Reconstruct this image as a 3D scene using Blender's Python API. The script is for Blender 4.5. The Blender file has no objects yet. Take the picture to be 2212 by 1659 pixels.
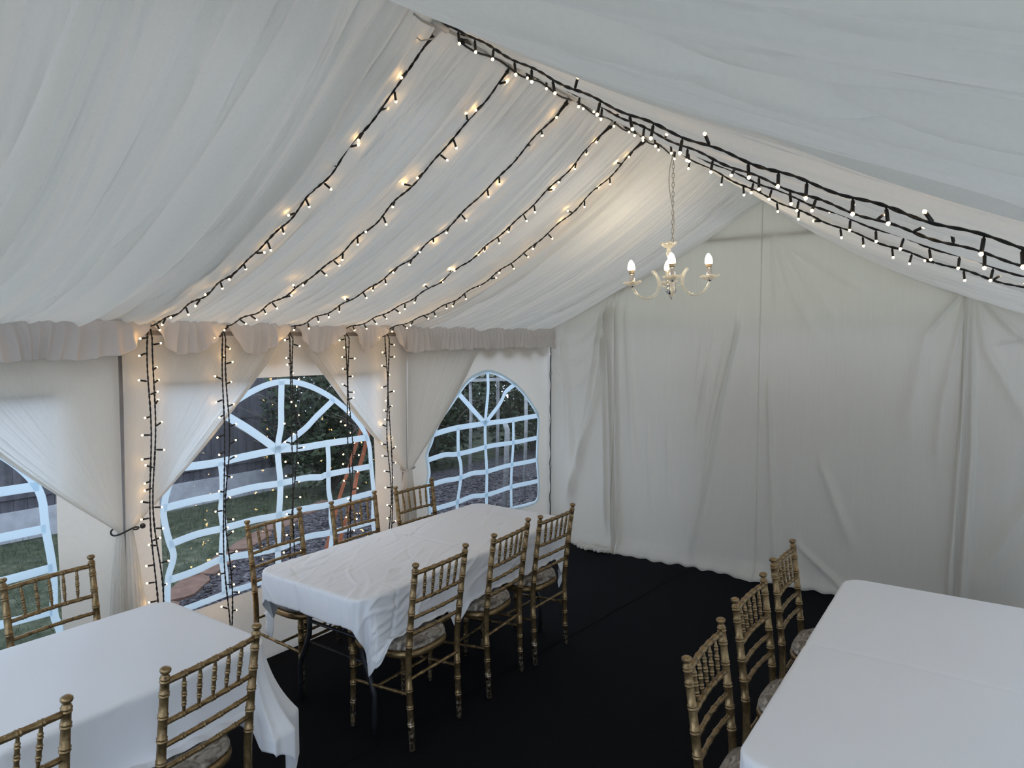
import bpy, math, random
import numpy as np
from mathutils import Vector, Matrix, Quaternion
R_ = random.Random(7)
NR = np.random.RandomState(11)
SC = bpy.context.scene
COL = SC.collection
PI = math.pi

# ------------------------------------------------------------------ helpers
def link(o, parent=None):
    COL.objects.link(o)
    if parent: o.parent = parent
    return o

def mesh(name, V, F, mats, parent=None, smooth=True, mi=None):
    me = bpy.data.meshes.new(name)
    me.from_pydata([tuple(map(float, v)) for v in V], [], [tuple(int(i) for i in f) for f in F])
    for m in (mats if isinstance(mats, (list, tuple)) else [mats]): me.materials.append(m)
    if smooth: me.polygons.foreach_set('use_smooth', [True] * len(me.polygons))
    if mi is not None: me.polygons.foreach_set('material_index', mi)
    me.update()
    return link(bpy.data.objects.new(name, me), parent)

def tag(o, label, cat, group=None, kind=None):
    o['label'] = label; o['category'] = cat
    if group: o['group'] = group
    if kind: o['kind'] = kind
    return o

def struct(o):
    o['kind'] = 'structure'; return o

def empty(name, loc=(0, 0, 0), rz=0.0):
    o = bpy.data.objects.new(name, None); o.empty_display_size = .1
    o.location = loc; o.rotation_euler = (0, 0, rz)
    return link(o)

class MB:
    """collects shapes into one mesh"""
    def __init__(s): s.V = []; s.F = []
    def add(s, V, F):
        n = len(s.V); s.V += [tuple(v) for v in V]; s.F += [tuple(i + n for i in f) for f in F]; return s
    def box(s, x0, x1, y0, y1, z0, z1, M=None):
        V = [(x0,y0,z0),(x1,y0,z0),(x1,y1,z0),(x0,y1,z0),(x0,y0,z1),(x1,y0,z1),(x1,y1,z1),(x0,y1,z1)]
        if M is not None: V = [tuple(M @ Vector(v)) for v in V]
        return s.add(V, [(0,3,2,1),(4,5,6,7),(0,1,5,4),(1,2,6,5),(2,3,7,6),(3,0,4,7)])
    def tube(s, pts, rad, seg=10, cap=True):
        pts = [Vector(p) for p in pts]; n = len(pts)
        if not hasattr(rad, '__len__'): rad = [rad] * n
        V = []; F = []; up = None
        for i, p in enumerate(pts):
            t = (pts[min(i+1, n-1)] - pts[max(i-1, 0)])
            if t.length < 1e-9: t = Vector((0, 0, 1))
            t.normalize()
            if up is None:
                a = Vector((1, 0, 0)) if abs(t.x) < .8 else Vector((0, 1, 0))
                up = t.cross(a).normalized()
            else:
                up = (up - t * up.dot(t)); up.normalize()
            b = t.cross(up)
            for k in range(seg):
                a = 2 * PI * k / seg
                V.append(p + (up * math.cos(a) + b * math.sin(a)) * rad[i])
        for i in range(n - 1):
            for k in range(seg):
                k2 = (k + 1) % seg
                F.append((i*seg+k, i*seg+k2, (i+1)*seg+k2, (i+1)*seg+k))
        if cap:
            F.append(tuple(reversed(range(seg)))); F.append(tuple((n-1)*seg+k for k in range(seg)))
        return s.add(V, F)
    def lathe(s, prof, seg=20, c=(0, 0, 0), wav=None):
        V = []; F = []
        for i, (r, z) in enumerate(prof):
            for k in range(seg):
                a = 2 * PI * k / seg; rr, zz = r, z
                if wav: rr, zz = wav(r, z, a, i)
                V.append((c[0] + rr*math.cos(a), c[1] + rr*math.sin(a), c[2] + zz))
        for i in range(len(prof) - 1):
            for k in range(seg):
                k2 = (k+1) % seg
                F.append((i*seg+k, i*seg+k2, (i+1)*seg+k2, (i+1)*seg+k))
        return s.add(V, F)
    def build(s, name, mat, parent=None, smooth=True):
        return mesh(name, s.V, s.F, mat, parent, smooth)

def grid(nu, nv):
    return [(i*nv+j, (i+1)*nv+j, (i+1)*nv+j+1, i*nv+j+1) for i in range(nu-1) for j in range(nv-1)]

def gridmesh(name, X, Y, Z, mat, parent=None):
    nu, nv = X.shape
    return mesh(name, np.stack([X.ravel(), Y.ravel(), Z.ravel()], 1), grid(nu, nv), mat, parent)

def solid(o, t, off=0):
    m = o.modifiers.new('thickness', 'SOLIDIFY'); m.thickness = t; m.offset = off; return o

# ------------------------------------------------------------------ materials
def newmat(name):
    m = bpy.data.materials.new(name); m.use_nodes = True
    nt = m.node_tree; nt.nodes.clear()
    out = nt.nodes.new('ShaderNodeOutputMaterial')
    return m, nt, out
def N(nt, t, **kw):
    n = nt.nodes.new(t)
    for k, v in kw.items():
        if k in n.inputs: n.inputs[k].default_value = v
        else: setattr(n, k, v)
    return n
def noise(nt, scale, detail=4, rough=.55, stretch=None, dist=0):
    tc = N(nt, 'ShaderNodeTexCoord'); mp = N(nt, 'ShaderNodeMapping')
    nt.links.new(tc.outputs['Object'], mp.inputs['Vector'])
    if stretch: mp.inputs['Scale'].default_value = stretch
    n = N(nt, 'ShaderNodeTexNoise', Scale=scale, Detail=detail, Roughness=rough, Distortion=dist)
    nt.links.new(mp.outputs[0], n.inputs['Vector'])
    return n.outputs['Fac']
def ramp(nt, fac, stops):
    r = N(nt, 'ShaderNodeValToRGB'); e = r.color_ramp.elements
    while len(e) < len(stops): e.new(.5)
    for i, (p, c) in enumerate(stops):
        e[i].position = p; e[i].color = (*c, 1)
    nt.links.new(fac, r.inputs[0]); return r.outputs[0]
def bumpn(nt, fac, strength, dist=.01):
    b = N(nt, 'ShaderNodeBump', Strength=strength, Distance=dist)
    nt.links.new(fac, b.inputs['Height']); return b.outputs[0]

def principled(name, stops, scale=20, rough=.5, metal=0, bump=0, bdist=.003, stretch=None, detail=4, spec=.5, trans=0, coat=0, dist=0):
    m, nt, out = newmat(name)
    p = N(nt, 'ShaderNodeBsdfPrincipled', Roughness=rough, Metallic=metal)
    p.inputs['Specular IOR Level'].default_value = spec
    p.inputs['Transmission Weight'].default_value = trans
    p.inputs['Coat Weight'].default_value = coat
    f = noise(nt, scale, detail, stretch=stretch, dist=dist)
    nt.links.new(ramp(nt, f, stops), p.inputs['Base Color'])
    if bump: nt.links.new(bumpn(nt, f, bump, bdist), p.inputs['Normal'])
    nt.links.new(p.outputs[0], out.inputs[0])
    return m

def fabric(name, col, transl=.3, sheer=0., scale=60, bump=.15, bdist=.002, stretch=None, tcol=None, weave=0, var=.03, wr=None):
    """thin cloth: diffuse + translucent (+ a little see-through)"""
    m, nt, out = newmat(name)
    d = N(nt, 'ShaderNodeBsdfDiffuse'); t = N(nt, 'ShaderNodeBsdfTranslucent')
    f = noise(nt, scale, 4, stretch=stretch)
    c0 = tuple(max(0, c - var) for c in col)
    cr = ramp(nt, f, [(.3, c0), (.7, col)])
    nt.links.new(cr, d.inputs['Color'])
    if tcol: t.inputs['Color'].default_value = (*tcol, 1)
    else: nt.links.new(cr, t.inputs['Color'])
    mx = N(nt, 'ShaderNodeMixShader', Fac=transl)
    nt.links.new(d.outputs[0], mx.inputs[1]); nt.links.new(t.outputs[0], mx.inputs[2])
    nm = bumpn(nt, f, bump, bdist)
    if wr:   # sharp wrinkle creases
        tc = N(nt, 'ShaderNodeTexCoord'); mp = N(nt, 'ShaderNodeMapping')
        mp.inputs['Scale'].default_value = wr[1]; mp.inputs['Rotation'].default_value = (0, 0, wr[2])
        nt.links.new(tc.outputs['Object'], mp.inputs['Vector'])
        n = N(nt, 'ShaderNodeTexNoise', Scale=wr[0], Detail=3., Distortion=.9); n.noise_type = 'RIDGED_MULTIFRACTAL'
        nt.links.new(mp.outputs[0], n.inputs['Vector'])
        b = N(nt, 'ShaderNodeBump', Strength=wr[3], Distance=wr[4]); nt.links.new(n.outputs['Fac'], b.inputs['Height'])
        nt.links.new(nm, b.inputs['Normal']); nm = b.outputs[0]
    nt.links.new(nm, d.inputs['Normal'])
    res = mx.outputs[0]
    if sheer:
        tr = N(nt, 'ShaderNodeBsdfTransparent'); m2 = N(nt, 'ShaderNodeMixShader', Fac=sheer)
        nt.links.new(res, m2.inputs[1]); nt.links.new(tr.outputs[0], m2.inputs[2]); res = m2.outputs[0]
    nt.links.new(res, out.inputs[0]); return m

def emis(name, col, s):
    m, nt, out = newmat(name)
    e = N(nt, 'ShaderNodeEmission', Strength=s); e.inputs['Color'].default_value = (*col, 1)
    nt.links.new(e.outputs[0], out.inputs[0]); return m

M = {}
M['lining'] = fabric('ceiling_lining', (.80, .785, .755), .11, scale=90, bump=.1, tcol=(.82,.76,.68))
M['wall'] = fabric('wall_canvas', (.82, .75, .66), .30, scale=40, bump=.1, tcol=(.80, .76, .70), var=.04)
M['gable'] = fabric('gable_canvas', (.80, .79, .73), .58, scale=40, tcol=(.88, .88, .78))
M['gable_low'] = fabric('gable_canvas_lower', (.78, .76, .73), .66, scale=40, tcol=(.88, .86, .88))
M['roofskin'] = fabric('roof_skin', (.80, .79, .76), .60, scale=40, tcol=(.90, .90, .88))
M['drape'] = fabric('drape_jersey', (.85, .83, .78), .55, .06, scale=7, bump=.25, bdist=.02, stretch=(9, 1, .6), var=.02)
M['sheer'] = fabric('sheer_voile', (.86, .84, .80), .62, .10, scale=200, bump=.1, stretch=(1, 1, .1))
M['valance'] = fabric('valance_organza', (.86, .81, .78), .30, .20, scale=150, bump=.2)
M['cloth_a'] = fabric('cotton_wrinkled', (.80, .82, .86), .12, scale=260, bump=.06, wr=(3.4, (1, .42, 1), .5, .34, .012), var=.015)
M['cloth_b'] = fabric('cotton_smooth', (.79, .81, .85), .12, scale=260, bump=.06, wr=(1.4, (1, .5, 1), .5, .16, .010), var=.015)
M['cloth_c'] = fabric('cotton_flat', (.80, .82, .86), .08, scale=260, bump=.05, wr=(1.1, (1, .6, 1), .3, .05, .008), var=.015)
M['tape'] = fabric('window_tape', (.82, .90, .98), .80, scale=30, tcol=(.88, .96, 1.0))
M['carpet'] = principled('black_carpet', [(.3, (.0028, .0031, .0042)), (.8, (.007, .0075, .010))], 240, .95, bump=.5, bdist=.003, spec=.1)
M['metal'] = principled('grey_steel', [(.3, (.24, .25, .28)), (.7, (.32, .33, .36))], 8, .45, .7)
M['frame_white'] = principled('white_frame', [(.3, (.60, .60, .58)), (.7, (.66, .66, .64))], 8, .5)
M['wood'] = principled('eave_timber', [(.3, (.27, .235, .20)), (.7, (.38, .34, .295))], 12, .7, stretch=(1, 1, 8))
M['tableleg'] = principled('table_leg_steel', [(.3, (.012, .014, .018)), (.7, (.03, .033, .04))], 20, .45, .3)
M['ttop'] = principled('table_plastic', [(.3, (.55, .55, .53)), (.7, (.6, .6, .58))], 20, .6)
M['cable'] = principled('black_rubber', [(.3, (.004, .004, .005)), (.7, (.008, .008, .009))], 60, .5)
M['whitepl'] = principled('white_plastic', [(.3, (.55, .54, .52)), (.7, (.62, .61, .6))], 30, .45)
M['cord'] = principled('white_cord', [(.3, (.40, .38, .35)), (.7, (.5, .48, .45))], 30, .5)
M['led'] = emis('led_bulb', (1.0, .60, .22), 26.)
M['lamp'] = emis('candle_bulb_glow', (1.0, .80, .52), 42.)
M['collar'] = principled('lamp_collar', [(.3, (.75, .55, .33)), (.7, (.8, .62, .4))], 20, .5)
M['chrome'] = principled('chrome', [(.3, (.55, .55, .56)), (.7, (.7, .7, .7))], 30, .12, 1.)
M['chain'] = principled('chain_steel', [(.3, (.25, .24, .22)), (.7, (.35, .33, .30))], 30, .35, .9)
M['glass'] = principled('clear_glass', [(.3, (.98, .97, .93)), (.7, (1, .99, .96))], 30, .03, trans=1.)
M['strap'] = principled('orange_webbing', [(.3, (.50, .165, .085)), (.7, (.60, .21, .11))], 60, .8)
M['cush'] = principled('crushed_velvet', [(.34, (.085, .068, .055)), (.45, (.20, .17, .14)), (.56, (.33, .295, .25)), (.68, (.52, .48, .42))], 15, .75, bump=.5, bdist=.006, detail=5, stretch=(1, 1.6, 1), dist=1.2)
M['cush_g'] = principled('grey_velvet', [(.30, (.11, .105, .10)), (.7, (.21, .20, .19))], 16, .85, bump=.3, bdist=.005)
def gold(name, dark):
    m, nt, out = newmat(name)
    p = N(nt, 'ShaderNodeBsdfPrincipled', Roughness=.34, Metallic=.7)
    f = noise(nt, 55, 5, .65)
    a = (.175*dark, .118*dark, .056*dark); b = (.31*dark, .215*dark, .105*dark)
    c = ramp(nt, f, [(.30, (.05, .035, .02)), (.36, a), (.66, b), (.76, (.75*dark, .66*dark, .5*dark))])
    # chipped paint towards the feet, wear with its own shape
    tc = N(nt, 'ShaderNodeTexCoord'); sx = N(nt, 'ShaderNodeSeparateXYZ'); nt.links.new(tc.outputs['Object'], sx.inputs[0])
    mr = N(nt, 'ShaderNodeMapRange'); mr.inputs['From Min'].default_value = .0; mr.inputs['From Max'].default_value = .30
    mr.inputs['To Min'].default_value = .62; mr.inputs['To Max'].default_value = .30
    nt.links.new(sx.outputs['Z'], mr.inputs['Value'])
    f2 = noise(nt, 70, 3, .6, stretch=(1, 1, .35))
    lt = N(nt, 'ShaderNodeMath', operation='LESS_THAN'); nt.links.new(f2, lt.inputs[0]); nt.links.new(mr.outputs[0], lt.inputs[1])
    mx = N(nt, 'ShaderNodeMix', data_type='RGBA'); nt.links.new(lt.outputs[0], mx.inputs['Factor'])
    nt.links.new(c, mx.inputs['A'])
    cc = ramp(nt, f, [(.45, (.035, .024, .015)), (.62, (.45, .38, .28))]); nt.links.new(cc, mx.inputs['B'])
    nt.links.new(mx.outputs['Result'], p.inputs['Base Color'])
    nt.links.new(bumpn(nt, f, .25, .002), p.inputs['Normal'])
    nt.links.new(p.outputs[0], out.inputs[0]); return m
M['gold'] = gold('worn_gold_paint', .95)
M['grass'] = principled('lawn', [(.3, (.034, .044, .030)), (.55, (.07, .083, .058)), (.75, (.145, .145, .105))], 9, .95, bump=.8, bdist=.04, detail=8, spec=.1)
M['blade'] = principled('grass_blade', [(.3, (.045, .070, .040)), (.7, (.14, .155, .09))], 3, .8, spec=.2)
M['chips'] = principled('bark_chips', [(.35, (.030, .028, .033)), (.55, (.085, .080, .092)), (.72, (.22, .21, .23))], 26, .95, bump=1., bdist=.03, detail=6, spec=.1)
M['terra'] = principled('terracotta_edging', [(.3, (.13, .085, .068)), (.7, (.21, .135, .11))], 9, .9, bump=.5, bdist=.01, spec=.1)
M['conc'] = principled('concrete_board', [(.3, (.33, .34, .38)), (.7, (.48, .50, .55))], 7, .9, bump=.2, bdist=.01)
M['fence'] = principled('weathered_fence_board', [(.3, (.055, .055, .068)), (.7, (.12, .117, .14))], 5, .9, bump=.4, bdist=.01, stretch=(1, 3, .3))
M['leaf'] = principled('dark_leaf', [(.3, (.012, .024, .011)), (.7, (.040, .062, .030))], 3, .7, spec=.3)
M['leaf2'] = principled('olive_leaf', [(.3, (.03, .04, .02)), (.7, (.085, .09, .045))], 3, .7, spec=.3)
M['twig'] = principled('bare_twig', [(.3, (.10, .085, .075)), (.7, (.20, .17, .15))], 6, .9)
M['paleplank'] = principled('pale_plank', [(.3, (.26, .27, .28)), (.7, (.42, .43, .44))], 6, .8, stretch=(1, 1, 6), bump=.3)
M['log'] = principled('split_log', [(.3, (.20, .20, .15)), (.7, (.38, .38, .30))], 8, .9, bump=.4)
M['blockmat'] = principled('dark_blocker', [(.3, (.06, .045, .04)), (.7, (.12, .09, .08))], 4, .9)  # colour of the unseen block added behind the gable

def clearglass():
    m, nt, out = newmat('chandelier_glass')
    tr = N(nt, 'ShaderNodeBsdfTransparent'); tr.inputs['Color'].default_value = (.97, .96, .93, 1)
    gl = N(nt, 'ShaderNodeBsdfGlossy', Roughness=.08)
    d = N(nt, 'ShaderNodeBsdfTranslucent'); d.inputs['Color'].default_value = (.95, .92, .84, 1)
    d2 = N(nt, 'ShaderNodeBsdfDiffuse'); d2.inputs['Color'].default_value = (.93, .90, .82, 1)
    f = noise(nt, 90, 3); nm = bumpn(nt, f, .4, .003); nt.links.new(nm, gl.inputs['Normal'])
    a = N(nt, 'ShaderNodeMixShader', Fac=.5); nt.links.new(d.outputs[0], a.inputs[1]); nt.links.new(d2.outputs[0], a.inputs[2])
    b = N(nt, 'ShaderNodeMixShader', Fac=.45); nt.links.new(a.outputs[0], b.inputs[1]); nt.links.new(gl.outputs[0], b.inputs[2])
    lw = N(nt, 'ShaderNodeLayerWeight', Blend=.42)
    mr = N(nt, 'ShaderNodeMapRange'); mr.inputs['To Min'].default_value = .22; mr.inputs['To Max'].default_value = .95
    nt.links.new(lw.outputs['Facing'], mr.inputs['Value'])
    c = N(nt, 'ShaderNodeMixShader'); nt.links.new(mr.outputs[0], c.inputs[0]); nt.links.new(tr.outputs[0], c.inputs[1]); nt.links.new(b.outputs[0], c.inputs[2])
    nt.links.new(c.outputs[0], out.inputs[0]); return m
M['glass'] = clearglass()

def pvc():
    m, nt, out = newmat('clear_pvc')
    tr = N(nt, 'ShaderNodeBsdfTransparent'); tr.inputs['Color'].default_value = (.90, .93, .97, 1)
    gl = N(nt, 'ShaderNodeBsdfGlossy', Roughness=.04)
    fr = N(nt, 'ShaderNodeFresnel', IOR=1.5)
    f = noise(nt, 6, 3, stretch=(1, 1, 1)); nm = bumpn(nt, f, .25, .03)
    nt.links.new(nm, gl.inputs['Normal'])
    mx = N(nt, 'ShaderNodeMixShader'); nt.links.new(fr.outputs[0], mx.inputs[0])
    nt.links.new(tr.outputs[0], mx.inputs[1]); nt.links.new(gl.outputs[0], mx.inputs[2])
    nt.links.new(mx.outputs[0], out.inputs[0]); return m
M['pvc'] = pvc()

# ------------------------------------------------------------------ dimensions (metres): left wall x=0, right wall x=4, gable y=0, carpet z=0
WX, RZ, EZ, YF = 4.0, 3.05, 2.02, -6.05
WALLX = -.04
CAM = (3.6545, -5.7022, 1.9449)
def W(y, z, x=WALLX):           # a point of the window wall, carried from x=0 to the real cloth plane
    k = (CAM[0] - x) / CAM[0]
    return (CAM[1] + (y - CAM[1]) * k, CAM[2] + (z - CAM[2]) * k)

# ------------------------------------------------------------------ floor and ground
V = MB(); V.box(0.0, 4.02, YF, .0, -.04, 0)
struct(V.build('floor', M['carpet'], smooth=False))
# raised overlaps of the carpet widths
m = MB()
for (a, b) in (((1.45, -.10), (1.05, -6.0)), ((2.95, -.10), (2.62, -6.0))):
    a = Vector((*a, 0)); b = Vector((*b, 0)); n = 60; pts = [a.lerp(b, i/n) + Vector((.004*math.sin(i*.9), 0, -.001)) for i in range(n+1)]
    m.tube(pts, .005, 6)
struct(m.build('trim_carpet_seam', M['carpet']))

gx, gy = np.meshgrid(np.linspace(-12, 0.02, 90), np.linspace(-11, 12, 150), indexing='ij')
gz = -.05 + .02*np.sin(gx*2.1+gy)*np.cos(gy*1.7) - .0
o = gridmesh('grass_lawn', gx, gy, gz - .02, M['grass']); tag(o, 'patchy green lawn outside the left windows', 'grass', kind='stuff')
o2 = mesh('ground_beyond', [(-12,-40,-.09),(16,-40,-.09),(16,YF,-.09),(-12,YF,-.09),(4.02,YF,-.09),(16,12,-.09),(4.02,12,-.09),(0,YF,-.09),(0,12,-.09)],
     [(0,1,2,3),(4,2,5,6),(7,4,6,8)], M['grass'], smooth=False); tag(o2, 'dull grass ground around the marquee, seen past its hem', 'grass', kind='stuff')
# bark chips between the edging and the tent
cp = [(-.12,-3.55),(-1.45,-3.05),(-2.2,-2.05),(-2.9,-.8),(-3.3,.8),(-3.4,6),(-.12,6)]
mm = MB(); mm.add([(x,y,-.028) for x,y in cp], [tuple(reversed(range(len(cp))))])
for i in range(2600):
    y = R_.uniform(-3.3, 2.5); x = -R_.uniform(.12, 2.6)
    if y < -3.05 + 0 and x < -1.2: continue
    ex = -1.45 - (y+3.05)*.66
    if x < ex: continue
    a = R_.uniform(0, PI); s = R_.uniform(.012, .035); q = s*R_.uniform(.3, .6); h = R_.uniform(.004, .014)
    Mx = Matrix.Translation((x, y, -.022)) @ Matrix.Rotation(a, 4, 'Z') @ Matrix.Rotation(R_.uniform(-.5,.5), 4, 'X')
    mm.box(-s, s, -q, q, -h/2, h/2, Mx)
o = mm.build('bark_chippings', M['chips'], smooth=False); tag(o, 'grey purple bark chippings on the ground outside the middle window', 'mulch', kind='stuff')
# terracotta edging stones
pth = [(-1.15,-3.45),(-1.45,-3.05),(-1.8,-2.6),(-2.2,-2.05),(-2.55,-1.45),(-2.85,-.85),(-3.1,-.2)]
for i in range(len(pth)-1):
    a, b = Vector((*pth[i],0)), Vector((*pth[i+1],0)); c = (a+b)/2; an = math.atan2(b.y-a.y, b.x-a.x); L = (b-a).length
    n = 10; mbx = MB(); Vv=[]; 
    pts = []
    for k in range(n):
        t = 2*PI*k/n; rr = 1 + R_.uniform(-.10,.10)
        pts.append((L*.49*rr*math.copysign(abs(math.cos(t))**.5, math.cos(t)), .12*rr*math.copysign(abs(math.sin(t))**.5, math.sin(t))))
    V = [(x,y,-.08) for x,y in pts] + [(x*.96,y*.94,-.012+R_.uniform(-.004,.004)) for x,y in pts]
    F = [(k,(k+1)%n,n+(k+1)%n,n+k) for k in range(n)] + [tuple(n+k for k in range(n))]
    o = mesh('edging_stone', V, F, M['terra'], smooth=False); o.location = (c.x, c.y, -.0); o.rotation_euler = (0,0,an)
    tag(o, ['nearest terracotta edging stone, where the lawn meets the tent','terracotta edging stone next to the nearest one','third terracotta edging stone away from the tent','fourth terracotta edging stone between lawn and chippings','fifth terracotta edging stone, near the fence','farthest terracotta edging stone beside the hedge'][i], 'edging stone', 'terracotta edging stones along the lawn')
# grass blades
mm = MB()
for i in range(15000):
    if i < 900: x = -R_.uniform(.06, .22)-.05; y = R_.uniform(-4.4, -2.6); h = R_.uniform(.03,.08)
    else:
        x = -R_.uniform(.15, 4.2); y = R_.uniform(-5.5, 1.5); h = R_.uniform(.025, .07)*(1+.5*(x<-3))
        if x > -1.45-(y+3.05)*.66-.1 and y > -3.4: continue
    a = R_.uniform(0, 2*PI); w = .0035; lx, ly = R_.uniform(-.05,.05), R_.uniform(-.05,.05)
    mm.add([(x-w*math.cos(a), y-w*math.sin(a), -.07),(x+w*math.cos(a), y+w*math.sin(a), -.07),(x+lx,y+ly,-.06+h)], [(0,1,2)])
o = mm.build('grass_tufts', M['blade'], smooth=False); tag(o, 'short green and straw coloured grass blades outside the windows', 'grass', kind='stuff')

# fence
fr = empty('garden_fence', (-4.35, -3.5, -.05)); tag(fr, 'dark weathered board fence on a pale concrete base, beyond the lawn', 'fence')
for k in range(5):
    y0 = -5.5 + k*1.85
    mb = MB(); mb.box(.0, .05, y0, y0+1.80, 0, .30); mb.build('gravel_board', M['conc'], fr, False)
    mb = MB()
    n = 15
    for j in range(n):
        yy = y0 + 1.8*j/n; t = .004 + .003*(j % 2)
        mb.box(.012, .026+t, yy, yy+1.8/n-.006, .30, 1.95)
    mb.box(.02, .05, y0, y0+1.8, .42, .49); mb.box(.02, .05, y0, y0+1.8, 1.0, 1.07); mb.box(.02, .05, y0, y0+1.8, 1.8, 1.87)
    mb.build('fence_panel', M['fence'], fr, False)
    mb = MB(); mb.box(-.04, .06, y0-.05, y0, 0, 2.0); mb.build('fence_post', M['conc'], fr, False)
# hedge shrubs beyond
def shrub(name, c, rad, nleaf, ls, mat, label, twigs=24, seed=0, group='shrubs outside the left windows'):
    r = random.Random(seed); root = empty(name, (c[0], c[1], -.06)); tag(root, label, 'shrub', group)
    V=[];F=[]
    for i in range(nleaf):
        u = r.random()**.4; th = r.uniform(0,2*PI); ph = math.acos(r.uniform(-1,1))
        bump = 1+.18*math.sin(th*3+seed)*math.sin(ph*4)
        p = Vector((rad[0]*u*math.sin(ph)*math.cos(th)*bump, rad[1]*u*math.sin(ph)*math.sin(th)*bump, rad[2]+rad[2]*u*math.cos(ph)*bump))
        a = Vector((r.uniform(-1,1),r.uniform(-1,1),r.uniform(-.6,.6))).normalized(); b = a.cross(Vector((r.uniform(-1,1),r.uniform(-1,1),r.uniform(-1,1)))).normalized()
        s = ls*r.uniform(.6,1.3); n=len(V)
        V += [p-a*s, p+b*s*.45, p+a*s, p-b*s*.45]; F.append((n,n+1,n+2,n+3))
    mesh('foliage', V, F, mat, root, False)
    mb = MB()
    for i in range(twigs):
        th = r.uniform(0,2*PI); p = Vector((0,0,0)); d = Vector((math.cos(th)*.5, math.sin(th)*.5, 1.3)).normalized(); pts=[p.copy()]
        L = r.uniform(.8,1.15)*rad[2]*2
        for k in range(7):
            d = (d + Vector((r.uniform(-.35,.35),r.uniform(-.35,.35),r.uniform(-.25,.15)))).normalized(); p = p + d*L/7; pts.append(p.copy())
        mb.tube(pts, [.012*(1-k/9) for k in range(8)], 5)
        for q in range(4):
            s0 = pts[r.randint(2,6)]; dd = Vector((r.uniform(-1,1),r.uniform(-1,1),r.uniform(-.2,.8))).normalized()
            mb.tube([s0, s0+dd*.2+Vector((0,0,.03)), s0+dd*.42], [.005,.004,.002], 4)
    mb.build('branches', M['twig'], root)
shrub('garden_shrub', (-3.7, .35), (.70, .95, 1.0), 5200, .05, M['leaf'], 'dark bushy shrub with bare twigs seen through the right half of the middle window', 40, 3)
shrub('garden_shrub', (-3.8, 2.3), (.9, 1.0, 1.05), 5200, .055, M['leaf'], 'dark shrub at the end of the fence', 26, 4)
shrub('garden_shrub', (-3.3, 4.5), (1.1, 1.15, 1.1), 5200, .06, M['leaf'], 'dense dark shrub behind the log rack', 16, 5)
shrub('garden_shrub', (-2.0, 7.2), (1.5, 1.4, 1.15), 5200, .07, M['leaf'], 'broad dark shrub in the far corner of the garden', 12, 6)
shrub('garden_shrub', (-6.1, 4.5), (1.0, 4.5, 1.2), 5200, .10, M['leaf'], 'long dark hedge far behind the other shrubs', 10, 10)
# log rack outside the far window
rk = empty('log_rack', (-1.85, 1.75, -.06)); tag(rk, 'pale timber rack with a sloping top full of split logs, outside the far window', 'log rack')
for (x, y) in ((-.45,-.25),(.45,-.25),(-.45,.35),(.45,.35)):
    mb = MB(); mb.tube([(x,y,0),(x+.03,y,1.0),(x+.0,y+.02,1.75)], .022, 8); mb.build('rack_post', M['paleplank'], rk)
for z in (1.46, 1.66):
    mb = MB(); mb.box(-.52,.52,-.30,-.25,z,z+.04, Matrix.Rotation(-.06,4,'Y')); mb.build('rack_rail', M['paleplank'], rk, False)
mb = MB(); mb.box(-.6,.35,-.3,.4,1.70,1.73, Matrix.Rotation(.05,4,'Y')); mb.build('rack_shelf', M['paleplank'], rk, False)
for k in range(7):
    r = R_.uniform(.045,.06); mb = MB(); y = -.2+.0*k
    L = R_.uniform(.30,.42); n=9
    prof=[(0,-L/2),(r,-L/2),(r*1.02,0),(r,L/2),(0,L/2)]
    mb.lathe(prof, n, wav=lambda rr,zz,a,i: (rr*(1+.12*math.sin(a*2+k)), zz))
    o = mb.build('split_log', M['log'], smooth=False); o.rotation_euler = (PI/2, 0, .1*k)
    o.location = (-1.85-.36+.115*k, 1.75-.05, 1.555-.06+.0)
    tag(o, 'pale split log lying on the timber rack outside the far window', 'log', 'split logs on the rack')
mb = MB(); mb.tube([(-1.15,.75,-.06),(-1.12,.76,.9),(-1.16,.74,1.02)], .03, 8); o = mb.build('garden_post', M['paleplank']); tag(o, 'short pale leaning post outside the right edge of the far window', 'post')
# unseen block, added to keep daylight off the lower right of the gable
mb = MB(); mb.box(1.25, 9, .75, 4, -.05, 2.0); o = mb.build('daylight_blocker', M['blockmat'], smooth=False); tag(o, 'unseen dark block added behind the gable end to hold back daylight', 'light block')

# guy strap outside bay 2
st = empty('ratchet_strap', (-.6, -2.35, -.06)); tag(st, 'orange webbing guy strap outside the right side of the middle window', 'strap')
def ribbon(pts, w, parent, name):
    V=[];F=[]
    for i,(x,y,z) in enumerate(pts):
        V += [(x, y-w/2, z),(x, y+w/2, z),(x-.002, y+w/2, z),(x-.002, y-w/2, z)]
        if i:
            a=(i-1)*4;b=i*4
            F += [(a,a+1,b+1,b),(a+2,a+3,b+3,b+2),(a+1,a+2,b+2,b+1),(a+3,a,b,b+3)]
    return mesh(name, V, F, M['strap'], parent, False)
L0 = Vector((-.6,-2.35,-.06))
ribbon([tuple(Vector(p)-L0) for p in ((-.32,-1.93,1.95),(-.44,-1.92,1.55),(-.6,-1.99,1.05),(-.62,-2.12,.72),(-.6,-2.27,.36),(-.6,-2.40,-.02))], .036, st, 'webbing')
ribbon([tuple(Vector(p)-L0) for p in ((-.34,-1.88,1.95),(-.45,-1.87,1.5),(-.6,-1.90,1.0),(-.62,-1.95,.84),(-.6,-2.01,.66),(-.62,-2.11,.43),(-.6,-2.22,-.02))], .042, st, 'webbing_tail')

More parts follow.
